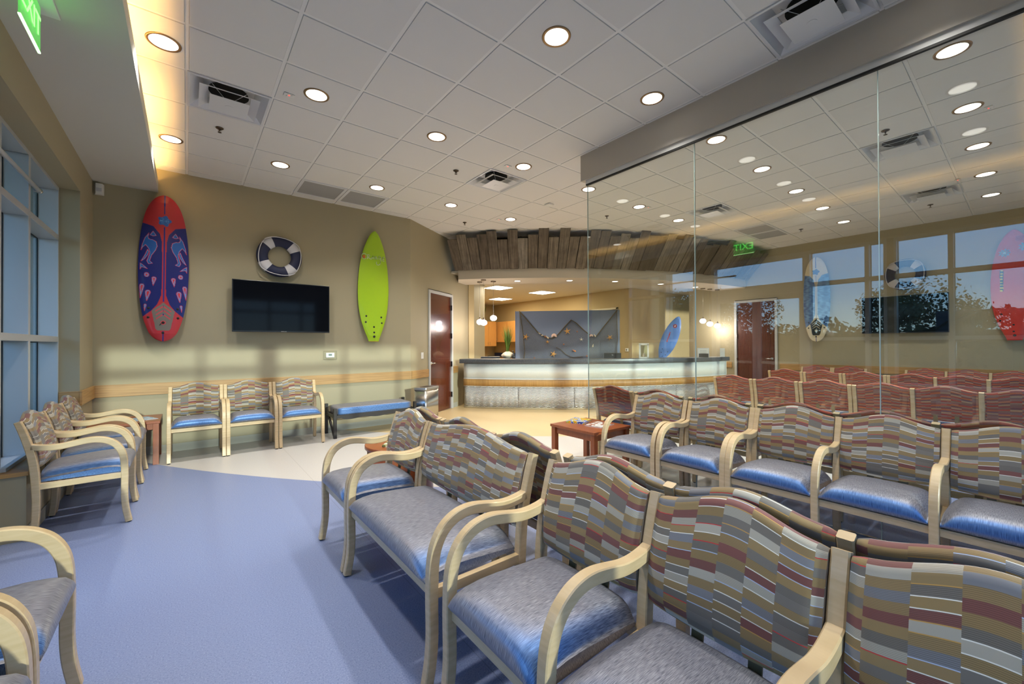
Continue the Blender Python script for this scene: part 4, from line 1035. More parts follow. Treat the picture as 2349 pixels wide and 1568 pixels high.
s3, sf3 = surfboard('surfboard', 'cream surfboard with marbled blue sides on the far wall beside the brown door', 1.85, .495, OUTL, board_pattern(pal3, False, True), nu=70, nv=240)
s3.location = (XR-.062, 2.92, 1.40); s3.rotation_euler = (0, 0, -PI/2)
plugs(s3, sf3, [(.140, .775, 1.85), (-.140, .775, 1.85), (.143, .838, 1.85), (-.143, .838, 1.85), (0, .942, 1.85)], .015)
def red_pattern(X, V, U_):
    C = np.zeros(X.shape+(3,)); C[:] = (.60, .035, .02); Y = V*1.85
    for (cx_, cy_, r) in ((-.10, .375, .055), (.12, .30, .06)):
        a = np.arctan2(Y-cy_, X-cx_); d = np.hypot(X-cx_, Y-cy_); C = mixc(C, d < r*(1+.2*np.cos(9*a)), (.10, .35, .62)); C = mixc(C, (d < r*.62), (.60, .05, .05)); C = mixc(C, d < r*.5, (.15, .40, .65)); C = mixc(C, d < r*.25, (.75, .8, .85))
    b_ = (X > -.155) & (X < -.115) & (Y > .66) & (Y < 1.02); C = mixc(C, b_, (.02, .02, .01)); k = (np.floor((Y-.66)/.024)) % 2 == 0; C = mixc(C, b_ & (X > -.149) & (X < -.121) & k, (.75, .55, .03))
    C = mixc(C, (Y > .12) & (Y < .20) & (X > .02) & (X < .17), (.45, .012, .012)); return C
s4, sf4 = surfboard('surfboard', 'red surfboard at the right edge, on the far wall beside the second television', 1.85, .52, [(0, .05), (.02, .22), (.06, .42), (.14, .66), (.26, .86), (.40, .97), (.52, 1.0), (.64, .96), (.76, .85), (.88, .62), (.96, .40), (.99, .33), (1, .32)], red_pattern, nu=60, nv=200)
s4.location = (XR-.062, .165, 1.40); s4.rotation_euler = (0, 0, -PI/2)
plugs(s4, sf4, [(-.14, .76, 1.85), (-.155, .82, 1.85), (-.01, .86, 1.85), (-.01, .92, 1.85), (-.0, .955, 1.85, .02), (.14, .76, 1.85)], .014)
def blue_pattern(X, V, U_):
    C = np.zeros(X.shape+(3,)); C[:] = (.09, .20, .52); Y = V*1.22
    d = np.hypot(X, Y-.27); C = mixc(C, d < .048, (.30, .02, .02)); C = mixc(C, d < .03, (.04, .02, .05)); C = mixc(C, (d < .022) & (np.abs(X) < .01), (.7, .6, .6))
    C = mixc(C, (np.abs(X+.03+.02*np.sin(Y*4)) < .013) & (Y > .46) & (Y < .74), (.36, .03, .03)); return C
s5, sf5 = surfboard('surfboard', 'plain blue surfboard leaning tilted behind the right half of the reception desk', 1.22, .40, OUTG, blue_pattern, th=.05, nu=40, nv=140, rocker=.05)
plugs(s5, sf5, [(-.07, .78, 1.22), (.08, .80, 1.22), (-.06, .86, 1.22), (.06, .88, 1.22), (0, .93, 1.22)], .012)

# ================================================================== WALL FITTINGS
def television(name, label, W_, Hh):
    t = thing(name, label, 'television')
    MB().bb(-W_/2, W_/2, -.062, -.030, 0, Hh).build('bezel', BLKPL, t, .004)
    MB().bb(-W_/2+.012, W_/2-.012, -.064, -.062, .020, Hh-.012).build('screen', SCREEN, t)
    MB().bb(-W_/2+.12, W_/2-.12, -.030, -.008, .10, Hh-.14).build('rear_housing', BLKPL, t, .006); MB().bb(-.22, .22, -.008, .062, .20, Hh-.25).build('wall_mount', BLKPL, t)
    text_mesh('SAMSUNG', .016, 'maker_mark', WHITEP, t, (0, -.0625, .010), (PI/2, 0, 0), .0004)
    return t
tv1 = television('television', 'large black flat television on the tan wall below the life ring', 1.255, .725); tv1.location = (1.112, YB-.062, 1.553); tv1.rotation_euler = (0, 0, 0)
tv2 = television('television', 'large black television on the far wall behind the glass', 1.225, .725); tv2.location = (XR-.062, 1.525, 1.553); tv2.rotation_euler = (0, 0, -PI/2)
def life_ring(label, navy):
    t = thing('life_ring', label, 'life ring'); R, r = .222, .074; nu, nv = 96, 24
    NV_ = mat('navy_canvas', (.010, .014, .05), .6); WC = mat('white_canvas', (.62, .60, .62), .7)
    mb = MB(); n = 0
    bands = (45, 135, 225, 315)
    for i in range(nu):
        for j in range(nv):
            A = 2*PI*i/nu; B = 2*PI*j/nv; mb.v.append(((R+r*math.cos(B))*math.cos(A), r*.62*math.sin(B)-.055, (R+r*math.cos(B))*math.sin(A)))
    for i in range(nu):
        for j in range(nv): mb.face((i*nv+j, ((i+1) % nu)*nv+j, ((i+1) % nu)*nv+(j+1) % nv, i*nv+(j+1) % nv), 0, None, True)
    mb.build('ring', NV_, t)
    for bdeg in bands:
        q = MB(); k1 = 10
        for i in range(k1+1):
            A = math.radians(bdeg-14+28*i/k1)
            for j in range(nv): B = 2*PI*j/nv; q.v.append(((R+(r+.003)*math.cos(B))*math.cos(A), (r+.004)*.62*math.sin(B)-.055, (R+(r+.003)*math.cos(B))*math.sin(A)))
        for i in range(k1):
            for j in range(nv): q.face((i*nv+j, (i+1)*nv+j, (i+1)*nv+(j+1) % nv, i*nv+(j+1) % nv), 0, None, True)
        q.build('white_band', WC, t)
    pts = []
    for a in range(0, 360, 6):
        kk = ((a-45) % 90)/90; sag = math.sin(PI*kk); rad = (R+r*.93)*(1-.11*sag)+.012; yy = -.055-.048-.008*sag
        pts.append((rad*math.cos(math.radians(a)), yy, rad*math.sin(math.radians(a))))
    MB().tube(pts, .006, 7, True).build('rope', WC, t)
    return t
lr = life_ring('navy and white life ring with rope hanging above the television', 0); lr.location = (1.068, YB, 2.66); lr.rotation_euler = (0, math.radians(8), 0)
cache_tree(lr); o = dup(lr, (XR, 1.50, 2.685), -PI/2, 'navy and white life ring on the far wall above the second television')
lr['group'] = o['group'] = 'life rings'
# thermostat with clear guard
t = thing('thermostat', 'white thermostat under a clear guard on the television wall', 'thermostat', (1.775, YB, 1.205))
MB().box((0, -.014, 0), (.125, .028, .075)).build('body', WHITE, t, .004); MB().box((0, -.029, .006), (.05, .002, .028)).build('display', mat('lcd_grey', (.18, .25, .24), .3), t)
g = MB(); g.box((0, -.05, 0), (.195, .004, .135)); g.box((0, -.025, .066), (.195, .05, .003)); g.box((0, -.025, -.066), (.195, .05, .003)); g.box((.096, -.025, 0), (.003, .05, .129)); g.box((-.096, -.025, 0), (.003, .05, .129)); g.build('clear_guard', glassmat('clear_acrylic', (.985, .99, .985), 1.25), t)
t = thing('light_switch', 'white light switch plate on the angled wall left of the door', 'light switch', (*dwp(.39), 1.16), DWA)
MB().box((0, -.003, 0), (.085, .006, .12)).build('plate', WHITE, t, .002); MB().box((0, -.008, 0), (.012, .006, .025)).build('toggle', WHITE, t)
t = thing('alarm_detector', 'small white motion detector high in the left wall corner', 'sensor', (-.815, YB, 3.16))
MB().prism([(-.045, 0), (.04, 0), (.03, -.055), (-.03, -.055)], 0, .13).build('body', WHITE, t, .004); MB().box((.0, -.056, .055), (.045, .003, .04)).build('lens', mat('detector_lens', (.6, .6, .62), .2), t)
# exit sign
t = thing('exit_sign', 'glowing green exit sign hanging from the left soffit', 'exit sign', (-.66, 3.33, 3.315))
MB().bb(-.07, .07, -.24, .25, -.012, 0).build('canopy_plate', WHITE, t, .003)
ED_ = bpy.data.materials.new('edge_lit_acrylic'); ED_.use_nodes = True; b = ED_.node_tree.nodes['Principled BSDF']; b.inputs['Base Color'].default_value = (.25, .8, .25, 1); b.inputs['Roughness'].default_value = .15; b.inputs['Emission Color'].default_value = (.12, 1, .10, 1); b.inputs['Emission Strength'].default_value = .5; b.inputs['Alpha'].default_value = .35
MB().bb(-.004, .004, -.19, .17, -.275, -.02).build('panel', ED_, t)
MB().bb(-.0055, .0055, -.19, .17, -.282, -.275).build('lit_edge', emat('green_white_glow', (.45, 1, .35), 4), t)
text_mesh('EXIT', .17, 'lettering', GREENM, t, (.006, -.01, -.15), (PI/2, 0, PI/2), .001)

# ================================================================== RECEPTION
DA0, DA1 = 212.5, 265.6
def arc_panel(mb, c, r_out, r_in, z0, z1, a0, a1, n, mi=0, uvs=True):
    n0 = len(mb.v); s_ = 0
    for i in range(n+1):
        A = math.radians(a0+(a1-a0)*i/n)
        for r, z in ((r_out, z0), (r_out, z1), (r_in, z1), (r_in, z0)): mb.v.append((c[0]+r*math.cos(A), c[1]+r*math.sin(A), z))
    step = math.radians(abs(a1-a0))/n*r_out
    for i in range(n):
        a = n0+4*i; b_ = a+4
        for k in range(4):
            u0_, u1_ = step*i, step*(i+1)
            mb.face((a+k, b_+k, b_+(k+1) % 4, a+(k+1) % 4), mi, [(u0_, z0), (u1_, z0), (u1_, z1), (u0_, z1)] if k == 0 else [(u0_, z0), (u1_, z0), (u1_, z0+.3), (u0_, z0+.3)], k in (0, 2))
    mb.face([n0+k for k in range(4)], mi); mb.face([n0+4*n+k for k in range(4)][::-1], mi)
    return mb
desk = thing('reception_desk', 'long curved white reception desk with dark speckled counter', 'reception desk', (0, 0, 0))
CT = mat('speckled_solid_surface', (.06, .065, .075), .3, noise=((90, 90, 90), (.045, .05, .058), (.12, .125, .135)))
ntc = CT.node_tree; bC = ntc.nodes['Principled BSDF']
vo = N(ntc, 'ShaderNodeTexVoronoi'); vo.inputs['Scale'].default_value = 70; rv = N(ntc, 'ShaderNodeValToRGB'); rv.color_ramp.elements[0].position = .10; rv.color_ramp.elements[0].color = (1, 1, 1, 1); rv.color_ramp.elements[1].position = .16; rv.color_ramp.elements[1].color = (0, 0, 0, 1)
tcc = N(ntc, 'ShaderNodeTexCoord'); mm = N(ntc, 'ShaderNodeMixRGB'); mm.inputs[2].default_value = (.35, .36, .38, 1); src = bC.inputs['Base Color'].links[0].from_socket
ntc.links.new(tcc.outputs['Object'], vo.inputs[0]); ntc.links.new(vo.outputs['Distance'], rv.inputs[0]); ntc.links.new(rv.outputs[0], mm.inputs[0]); ntc.links.new(src, mm.inputs[1]); ntc.links.new(mm.outputs[0], bC.inputs['Base Color'])
arc_panel(MB(), C2, R2+.07, R2-.42, .960, 1.052, DA0, DA1+.25, 60).build('countertop', CT, desk, .004)
GLIT = mat('white_laminate', (.72, .75, .73), .35, noise=((120, 120, 120), (.69, .72, .70), (.76, .79, .77)))
arc_panel(MB(), C2, R2, R2-.04, .640, .960, DA0+.6, DA1-.1, 60).build('upper_panel', GLIT, desk)
arc_panel(MB(), C2, R2+.020, R2-.02, .478, .618, DA0+.6, DA1-.1, 60).build('wood_band', OAKV, desk)
mb = MB(); arc_panel(mb, C2, R2+.012, R2-.02, .618, .640, DA0+.6, DA1-.1, 60); arc_panel(mb, C2, R2+.012, R2-.02, .460, .478, DA0+.6, DA1-.1, 60); mb.build('metal_trim', WHITEP, desk)
wm = bpy.data.materials.new('wave_embossed_metal'); wm.use_nodes = True; nt = wm.node_tree; b = nt.nodes['Principled BSDF']; b.inputs['Base Color'].default_value = (.90, .91, .92, 1); b.inputs['Metallic'].default_value = .15; b.inputs['Roughness'].default_value = .28
def M2(op, a, b_=None):
    n = N(nt, 'ShaderNodeMath', operation=op)
    for i, v in enumerate((a, b_)):
        if v is None: continue
        if isinstance(v, (int, float)): n.inputs[i].default_value = v
        else: nt.links.new(v, n.inputs[i])
    return n.outputs[0]
uvn = N(nt, 'ShaderNodeUVMap'); sx = N(nt, 'ShaderNodeSeparateXYZ'); nt.links.new(uvn.outputs[0], sx.inputs[0])
ph = M2('ADD', M2('MULTIPLY', sx.outputs[1], 2*PI/.030), M2('MULTIPLY', M2('SINE', M2('MULTIPLY', sx.outputs[0], 2*PI/.15)), 2.4))
bp = N(nt, 'ShaderNodeBump'); bp.inputs["Strength"].default_value = 1.0; bp.inputs["Distance"].default_value = .012; nt.links.new(M2('SINE', ph), bp.inputs['Height']); nt.links.new(bp.outputs[0], b.inputs['Normal'])
seg_a = 9.6
a = DA0+.9; i = 0
while a < DA1-.5:
    b1 = min(a+seg_a-.06, DA1-.3); arc_panel(MB(), C2, R2+.006, R2-.02, .04, .460, a, b1, 24).build('wave_panel', wm, desk); a += seg_a
arc_panel(MB(), C2, R2-.02, R2-.06, 0, .960, DA0+.6, DA1-.1, 60).build('carcass', BASE, desk)
arc_panel(MB(), C2, R2+.000, R2-.02, 0, .04, DA0+.6, DA1-.1, 60).build('kick_strip', mat('tan_kick', (.50, .42, .28), .5), desk)
A = math.radians(DA1-.05); ex, ey = math.cos(A), math.sin(A)
mb = MB(); mb.prism([(C2[0]+(R2+.0)*ex, C2[1]+(R2+.0)*ey), (C2[0]+(R2+.0)*ex+.03, C2[1]+(R2+.0)*ey+.002), (C2[0]+(R2-.42)*ex+.03, C2[1]+(R2-.42)*ey), (C2[0]+(R2-.42)*ex, C2[1]+(R2-.42)*ey)], 0, .96); mb.build('end_panel', GLIT, desk)

def dpt(px, dist):
    """point on the floor plan at a given distance along the view azimuth of a photo column"""
    a = yaw+math.atan((px-1174.5)/FPX); return (math.sin(a)*dist, math.cos(a)*dist)
def desk_pt(px, off):
    a = yaw+math.atan((px-1174.5)/FPX); d = (math.sin(a), math.cos(a)); b_ = d[0]*C2[0]+d[1]*C2[1]; q = b_-math.sqrt(b_*b_-(C2[0]**2+C2[1]**2-R2*R2))
    return (d[0]*(q+off), d[1]*(q+off)), a
# blue partition screen with net
SK = 1.10
pcx, pcy = 6.92*SK, 6.68*SK
n_ = Vector((-math.sin(math.radians(46)), -math.cos(math.radians(46)), 0))
ang = math.atan2(n_.y, n_.x)+PI/2
scr = thing('partition_screen', 'tall blue screen panel behind the reception desk', 'screen', (pcx, pcy, 0), ang)
BLUEP = mat('blue_screen_paint', (.20, .25, .36), .45)
MB().bb(-1.195*SK, 1.195*SK, 0, .10, 0, 2.22).build('panel', BLUEP, scr, .004)
MB().bb(-1.21*SK, -1.195*SK, -.005, .105, 0, 2.225).build('edge_trim', mat('blue_edge', (.14, .20, .36), .4), scr)
def scrp(px, py):
    """photo pixel -> local (x,z) on the screen"""
    x = (px-1300.5)/231.5*2.39*SK; z = 1.365+(789.5-py)/942.3*9.52*SK; return x, z
# net: a triangulated sheet with open weave (alpha pattern)
nm_ = bpy.data.materials.new('fishing_net'); nm_.use_nodes = True; nt = nm_.node_tree; b = nt.nodes['Principled BSDF']; b.inputs['Base Color'].default_value = (.10, .085, .05, 1); b.inputs['Roughness'].default_value = .9
tcn = N(nt, 'ShaderNodeTexCoord'); mpn = N(nt, 'ShaderNodeMapping'); mpn.inputs['Rotation'].default_value = (0, PI/4, 0); nt.links.new(tcn.outputs['Object'], mpn.inputs[0]); sxn = N(nt, 'ShaderNodeSeparateXYZ'); nt.links.new(mpn.outputs[0], sxn.inputs[0])
fx = M2('LESS_THAN', M2('FRACT', M2('MULTIPLY', sxn.outputs[0], 55)), .17); fz = M2('LESS_THAN', M2('FRACT', M2('MULTIPLY', sxn.outputs[2], 55)), .17); nt.links.new(M2('MAXIMUM', fx, fz), b.inputs['Alpha'])
net = thing('fishing_net', 'brown fishing net draped in peaks over the blue screen', 'net', (pcx, pcy, 0), ang)
top = [(1193, 712), (1215, 738), (1235, 762), (1253, 774), (1267, 776), (1280, 768), (1295, 750), (1310, 734), (1322, 742), (1338, 758), (1352, 770), (1365, 772), (1380, 752), (1395, 733), (1411, 712)]
tp = [scrp(*p) for p in top]
nm2 = MB(); NUx, NZ = 60, 24; xs_ = [q[0] for q in tp]; zs_ = [q[1] for q in tp]
def npos(i, j):
    x = xs_[0]+(xs_[-1]-xs_[0])*i/NUx; zt = float(np.interp(x, xs_, zs_)); z = zt+(.68-zt)*j/NZ
    return (x+.02*math.sin(j*.4+i*.2)*(j/NZ), -.022-.012*math.sin(i*.8)-.008*math.sin(j*.9+i*.3), z)
nm2.grid(npos, NUx, NZ); nm2.build('mesh', nm_, net)
ROPE = mat('net_rope', (.12, .095, .05), .9)
nm2 = MB(); nm2.tube([(x, -.035, z) for x, z in tp], .011, 7); nm2.tube([(tp[-1][0]-.02, -.03, tp[-1][1]), (tp[-1][0]+.0, -.03, 1.5), (tp[-1][0]-.05, -.03, .8)], .007, 6); nm2.tube([(tp[0][0], -.03, tp[0][1]), (tp[0][0]+.09, -.03, 1.7), (tp[0][0]+.14, -.03, 1.2), (tp[0][0]+.10, -.03, .8)], .009, 6)
q = [scrp(*p) for p in [(1276, 797), (1285, 801), (1298, 813), (1315, 821), (1335, 818)]]; nm2.tube([(x, -.03, z) for x, z in q], .007, 6); nm2.build('border_rope', ROPE, net)
# starfish
def star_mesh(r, arms=5, fat=.30):
    mb = MB(); k = arms*2; n = arms
    c0 = (0, -.022, 0); mb.v.append(c0); sub = 3
    for i in range(arms*2):
        A = PI/2+PI*i/arms; rr = r if i % 2 == 0 else r*fat; mb.v.append((rr*math.cos(A), 0 if i % 2 == 0 else -.004, rr*math.sin(A)))
    for i in range(arms):
        A = PI/2+2*PI*i/arms; mb.v.append((r*.62*math.cos(A), -.014, r*.62*math.sin(A)))
    for i in range(arms):
        tip = 1+2*i; nx = 1+(2*i+1) % k; pv = 1+(2*i-1) % k; md = 1+k+i
        mb.face((0, md, nx), 0, None, True); mb.face((0, pv, md), 0, None, True); mb.face((md, tip, nx), 0, None, True); mb.face((pv, tip, md), 0, None, True)
    mb.face([1+i for i in range(k)][::-1] if False else [1+i for i in range(k)]); return mb
ST1 = mat('golden_starfish', (.55, .29, .08), .8, bump=(300, .4, .002)); ST2 = mat('white_starfish', (.75, .72, .58), .8); ST3 = mat('brown_starfish', (.38, .14, .05), .8)
stars = [(1208, 772, .088, ST1, .3, 'golden starfish at the left end of the blue screen'), (1301, 760, .10, ST1, -.15, 'large golden starfish just below the middle peak of the net'), (1270, 812, .095, ST1, .35, 'golden starfish low on the blue screen above the counter'), (1394, 775, .085, ST1, -.5, 'golden starfish at the right end of the blue screen'),
         (1257, 784, .058, ST1, .1, 'small golden starfish under the left shell cluster'), (1332, 779, .062, ST2, 0, 'thin white starfish right of centre on the blue screen'), (1323, 761, .032, ST3, .2, 'tiny brown starfish right of the middle peak'), (1293, 790, .036, ST3, 0, 'tiny brown starfish at the middle of the blue screen'), (1344, 817, .036, ST3, .4, 'tiny brown starfish at lower right beside the glass edge'), (1227, 821, .03, ST3, .1, 'tiny brown starfish just above the counter at left')]
for px, py, r, mt_, rot, lab in stars:
    x, z = scrp(px, py); o = star_mesh(r, 5, .2 if mt_ is ST2 else .30).build('starfish', mt_, None, 0)
    wl = Matrix.Rotation(ang, 4, 'Z') @ Vector((x, -.046, z)); o.location = (pcx+wl.x, pcy+wl.y, wl.z); o.rotation_euler = (0, rot, ang); tag(o, lab, 'starfish', 'starfish pinned over the net')
SH1 = mat('pink_shell', (.72, .50, .40), .4); SH2 = mat('cream_shell', (.66, .56, .40), .5); SH3 = mat('orange_shell', (.55, .20, .06), .5)
def shell(px, py, r, mt_, lab, kind='scallop', rot=0):
    x, z = scrp(px, py); mb = MB()
    if kind == 'scallop':
        nA = 22; n = 10
        def P(i, j):
            A = PI*(-.12+1.24*i/nA); t = j/n; rr = r*t*(1+.03*math.cos(i*PI)); return (rr*math.cos(A), -.02-.35*r*math.sin(PI*min(1, t)*.9)*.6, rr*math.sin(A)-r*.35)
        mb.grid(P, nA, n); n0 = len(mb.v)
        mb.grid(lambda i, j: (P(nA-i, j)[0], P(nA-i, j)[1]+.005, P(nA-i, j)[2]), nA, n)
    elif kind == 'conch':
        pts = [(-r*1.2, -.03, r*.7), (-r*.6, -.035, r*.35), (0, -.04, 0), (r*.45, -.045, -r*.25), (r*.8, -.04, -r*.5)]; mb.tube(pts, [.004, r*.22, r*.45, r*.5, .006], 12)
        mb.tube([(r*.2+.3*r*math.cos(a), -.045+.2*r*math.sin(a*1.0), -r*.1+.12*r*math.sin(a)) for a in [k*.8 for k in range(9)]], r*.12, 6)
    o = mb.build('sea_shell', mt_); wl = Matrix.Rotation(ang, 4, 'Z') @ Vector((x, -.02, z)); o.location = (pcx+wl.x, pcy+wl.y, wl.z); o.rotation_euler = (0, rot, ang); tag(o, lab, 'shell', 'sea shells caught in the net')
shell(1271.5, 769, .068, SH1, 'large round pink shell in the left dip of the net'); shell(1257, 774, .045, SH2, 'cream shell left of the round pink shell', 'conch', .3); shell(1239, 765, .032, SH2, 'small cream shell highest on the left net rope', 'conch'); shell(1245, 769, .028, SH2, 'small cream shell second on the left net rope')
shell(1252, 772, .034, ST3, 'brown spiky shell in the left dip of the net', 'conch', 1.0); shell(1354, 770, .046, SH1, 'pink shell in the right dip of the net beside the glass edge'); shell(1362, 771, .036, SH2, 'cream coral shell in the right dip of the net', 'conch', .6); shell(1357, 794, .036, SH2, 'cream shell alone right of the glass edge', 'conch', 1.3); shell(1317, 805, .042, SH3, 'orange pointed shell low on the blue screen', 'conch')
# inner counter behind the desk with plant
ic_ = thing('inner_counter', 'low dark-topped work counter behind the left end of the desk', 'counter', (*dpt(1139, 9.58), 0), math.radians(-36.2))
MB().bb(-.46, .46, -.21, .21, 0, .90).build('cabinet', mat('counter_cabinet', (.40, .22, .08), .5), ic_); MB().bb(-.48, .48, -.23, .23, .90, 1.03).build('worktop', CT, ic_, .003)
def clump(name, mt_, n, h, sp, seed, wid=.012, loc=(0, 0, 0), parent=None, bottom=.03, droop=.25):
    rnd = random.Random(seed); mb = MB()
    for k in range(n):
        A = rnd.uniform(0, 2*PI); hh = h*rnd.uniform(.5, 1); o_ = sp*rnd.uniform(.1, 1); b0 = bottom*rnd.uniform(0, 1); pr_ = None; W0 = wid*rnd.uniform(.6, 1.2); tw = rnd.uniform(0, PI)
        n0 = len(mb.v)
        for s_ in range(6):
            t = s_/5; rr = b0+o_*t**1.7; z = hh*t-droop*o_*t**3; w_ = W0*(1-t**2*.9)
            cx_, cy_ = rr*math.cos(A), rr*math.sin(A); mb.v.append((cx_-w_*math.cos(tw), cy_-w_*math.sin(tw), z)); mb.v.append((cx_+w_*math.cos(tw), cy_+w_*math.sin(tw), z))
        for s_ in range(5): a = n0+2*s_; mb.face((a, a+1, a+3, a+2), 0, None, True)
    return mb.build(name, mt_, parent, 0, loc)
LEAF = mat('grass_leaf', (.10, .17, .02), .5); LEAF2 = mat('leaf_bright', (.16, .22, .03), .5)
p = dpt(1164, 9.60)
pl = thing('potted_grass', 'tall green grass plant in a white shell-shaped pot on the inner counter', 'potted plant', (p[0], p[1], 1.03))
mb = MB(); rnd = random.Random(2)
def rockp(i, j):
    A = 2*PI*i/20; t = j/10; r = .125*math.sin(PI*(.12+.80*t))*(1+.10*math.sin(3*A+t*4)+.06*math.sin(7*A)); return (r*math.cos(A)*1.25, r*math.sin(A), .17*t)
mb.grid(rockp, 20, 10); mb.face([i*11 for i in range(20)][::-1]); mb.face([i*11+10 for i in range(20)]); mb.build('shell_pot', mat('shell_pot', (.62, .55, .42), .7, bump=(60, .6, .006)), pl)
clump('grass', LEAF, 110, .66, .15, 4, .008, (0, 0, .15), pl)
p = dpt(1205, 9.3); 
# back cabinets
CAB = mat('honey_maple_cabinet', (.55, .27, .075), .4, noise=((50, 50, 4), (.52, .25, .068), (.58, .30, .085)))
def upper_cab(x, y, rz, W_, Hh, D, z, label, doors):
    t = thing('wall_cabinet', label, 'cabinet', (x, y, z), rz, 'honey maple cabinets in the back office')
    MB().bb(0, W_, .02, D, 0, Hh).build('body', CAB, t)
    for i in range(doors):
        w_ = W_/doors; d = MB().bb(i*w_+.003, (i+1)*w_-.003, 0, .02, .003, Hh-.003).build('door', CAB, t, .002); hx = (i+1)*w_-.05 if i % 2 == 0 else i*w_+.05
        MB().tube([(hx, -.002, .05), (hx, -.028, .06), (hx, -.028, .14), (hx, -.002, .15)], .005, 6).build('handle', CHROME, d)
    return t
upper_cab(9.20, 13.15, -PI/2, 1.2, .76, .35, 1.45, 'honey maple wall cabinet in the back office, beside the blue screen', 2)
upper_cab(9.20, 11.90, -PI/2, 1.2, .76, .35, 1.45, 'honey maple wall cabinet in the back office, mostly behind the blue screen', 2)
upper_cab(8.45, 12.50, 0, .70, .92, .60, 1.30, 'taller honey maple wall cabinet below the cabinet-top plant', 2)
t = thing('back_office_counter', 'back office counter with blue splashback under the maple cabinets', 'counter', (9.26, 11.9, 0), -PI/2)
MB().bb(-1.25, 1.2, -.02, .30, 0, .88).build('base_cabinet', CAB, t); MB().bb(-1.27, 1.22, -.05, .30, .88, .92).build('worktop', CT, t); MB().bb(-1.27, 1.22, .29, .305, .92, 1.04).build('splashback', mat('blue_splashback', (.03, .05, .15), .4), t)
t = thing('cabinet_top_plant', 'upright green grass plant in a pale pot on top of the back cabinet', 'potted plant', (8.72, 12.78, 2.22))
MB().lathe([(.07, 0), (.085, .14)], seg=20).build('pot', WHITE, t); clump('grass', LEAF2, 170, .52, .13, 8, .010, (0, 0, .12), t, .05, 0)
# coffee bottle next to pot
p = dpt(1178, 9.5); t = thing('soap_bottle', 'small black pump bottle beside the shell pot', 'bottle', (p[0], p[1], 1.03))
MB().lathe([(.03, 0), (.033, .02), (.033, .11), (.012, .13), (.012, .15)], seg=16).build('bottle', BLKPL, t); MB().tube([(0, 0, .15), (0, 0, .185), (-.045, .01, .18)], .007, 8).build('pump', BLKPL, t)
# monitors and printer behind the counter
def on_desk(name, label, cat, px, off, z):
    p, a = desk_pt(px, off); return thing(name, label, cat, (p[0], p[1], z), -a)
t = on_desk('monitor', 'back of a black computer monitor showing above the counter near the glass edge', 'monitor', 1405, .82, .73)
MB().bb(-.19, .19, -.02, .02, .10, .43).build('screen_back', mat('monitor_grey', (.05, .055, .06), .4), t, .01); text_mesh('hp', .035, 'maker_mark', WHITEP, t, (0, -.0215, .385), (PI/2, 0, 0), .0004); MB().bb(-.10, .10, -.09, .09, 0, .012).build('foot', BLKPL, t); MB().bb(-.02, .02, -.01, .02, .012, .12).build('stand', BLKPL, t)
t = on_desk('keyboard_shelf', 'black low display unit at the left end of the counter', 'office device', 1125, .68, 1.03)
MB().bb(-.22, .22, -.09, .09, 0, .055).build('body', BLKPL, t, .006); MB().bb(-.20, .20, -.07, .07, .055, .058).build('top_plate', mat('device_top', (.08, .08, .08), .3), t)
wk = thing('work_surface', 'low work surface running behind the curved counter', 'counter', (0, 0, 0))
arc_panel(MB(), C2, R2-.43, R2-1.0, .70, .73, DA0+15, DA1-1, 40).build('worktop', CT, wk)
for a_ in (DA0+17, 238, DA1-2): arc_panel(MB(), C2, R2-.45, R2-.98, 0, .70, a_-.15, a_+.15, 1).build('support', BASE, wk)
t = on_desk('lantern', 'white framed lantern box with a shell inside on the counter', 'lantern', 1477, .16, 1.052)
mb = MB(); 
for x in (-.085, .085):
    for y in (-.06, .06): mb.bb(x-.018, x+.018, y-.012, y+.012, 0, .31)
mb.bb(-.103, .103, -.072, .072, 0, .03); mb.bb(-.103, .103, -.072, .072, .285, .325); mb.build('frame', mat('cream_frame', (.72, .70, .62), .5), t); MB().bb(-.07, .07, .058, .062, .03, .285).build('back_pane', WGLASS, t); MB().lathe([(.02, .03), (.03, .06), (.012, .10), (.004, .12)], seg=10).build('shell_ornament', SH2, t)
t = on_desk('certificate_stand', 'framed certificate standing on the counter beyond the second glass seam', 'picture frame', 1613, .26, 1.052)
MB().bb(-.125, .125, 0, .015, .0, .21).build('frame', mat('silver_frame', (.6, .6, .6), .4), t); MB().bb(-.105, .105, -.002, .0, .02, .19).build('certificate', PAPER, t)
mb = MB()
for k in range(5): mb.bb(-.07, .07, -.0025, -.002, .06+.022*k, .066+.022*k)
mb.build('print_lines', mat('print_grey', (.30, .30, .32), .8), t)
t = on_desk('card_terminal', 'small black card tray in front of the framed certificate', 'office device', 1614, .10, 1.052); MB().prism([(-.05, 0), (.05, 0), (.05, .02), (.02, .085), (-.01, .085)], -.10, .10, 0, 'x').build('body', BLKPL, t)
t = on_desk('card_holder', 'white tiered business card holder at the right end of the counter', 'card holder', 1657, .10, 1.052)
for k in range(3): MB().bb(-.05, .05, -.01+.02*k, .004+.02*k, .065*k, .065*k+.058).build('card_pocket', PAPER, t)
MB().bb(-.055, .055, -.03, .06, 0, .004).build('base', WHITE, t); MB().bb(-.05, .05, .05, .056, .004, .20).build('back_plate', WHITE, t); text_mesh('CARDS', .02, 'print', mat('print_red', (.4, .05, .05), .7), t, (0, -.011, .03), (PI/2, 0, 0), .0003) if False else None
t = thing('wall_keypad', 'small beige keypad with round black sensor on wall right of the blue screen', 'keypad', (9.57, 6.95+.0, 1.20), -PI/2)
MB().box((0, -.012, 0), (.09, .024, .09)).build('body', WHITE, t, .004); MB().lathe([(.018, 0), (.016, .004)], seg=16).build('sensor_window', BLACK, t, 0, (0, -.024, 0), (PI/2, 0, 0))
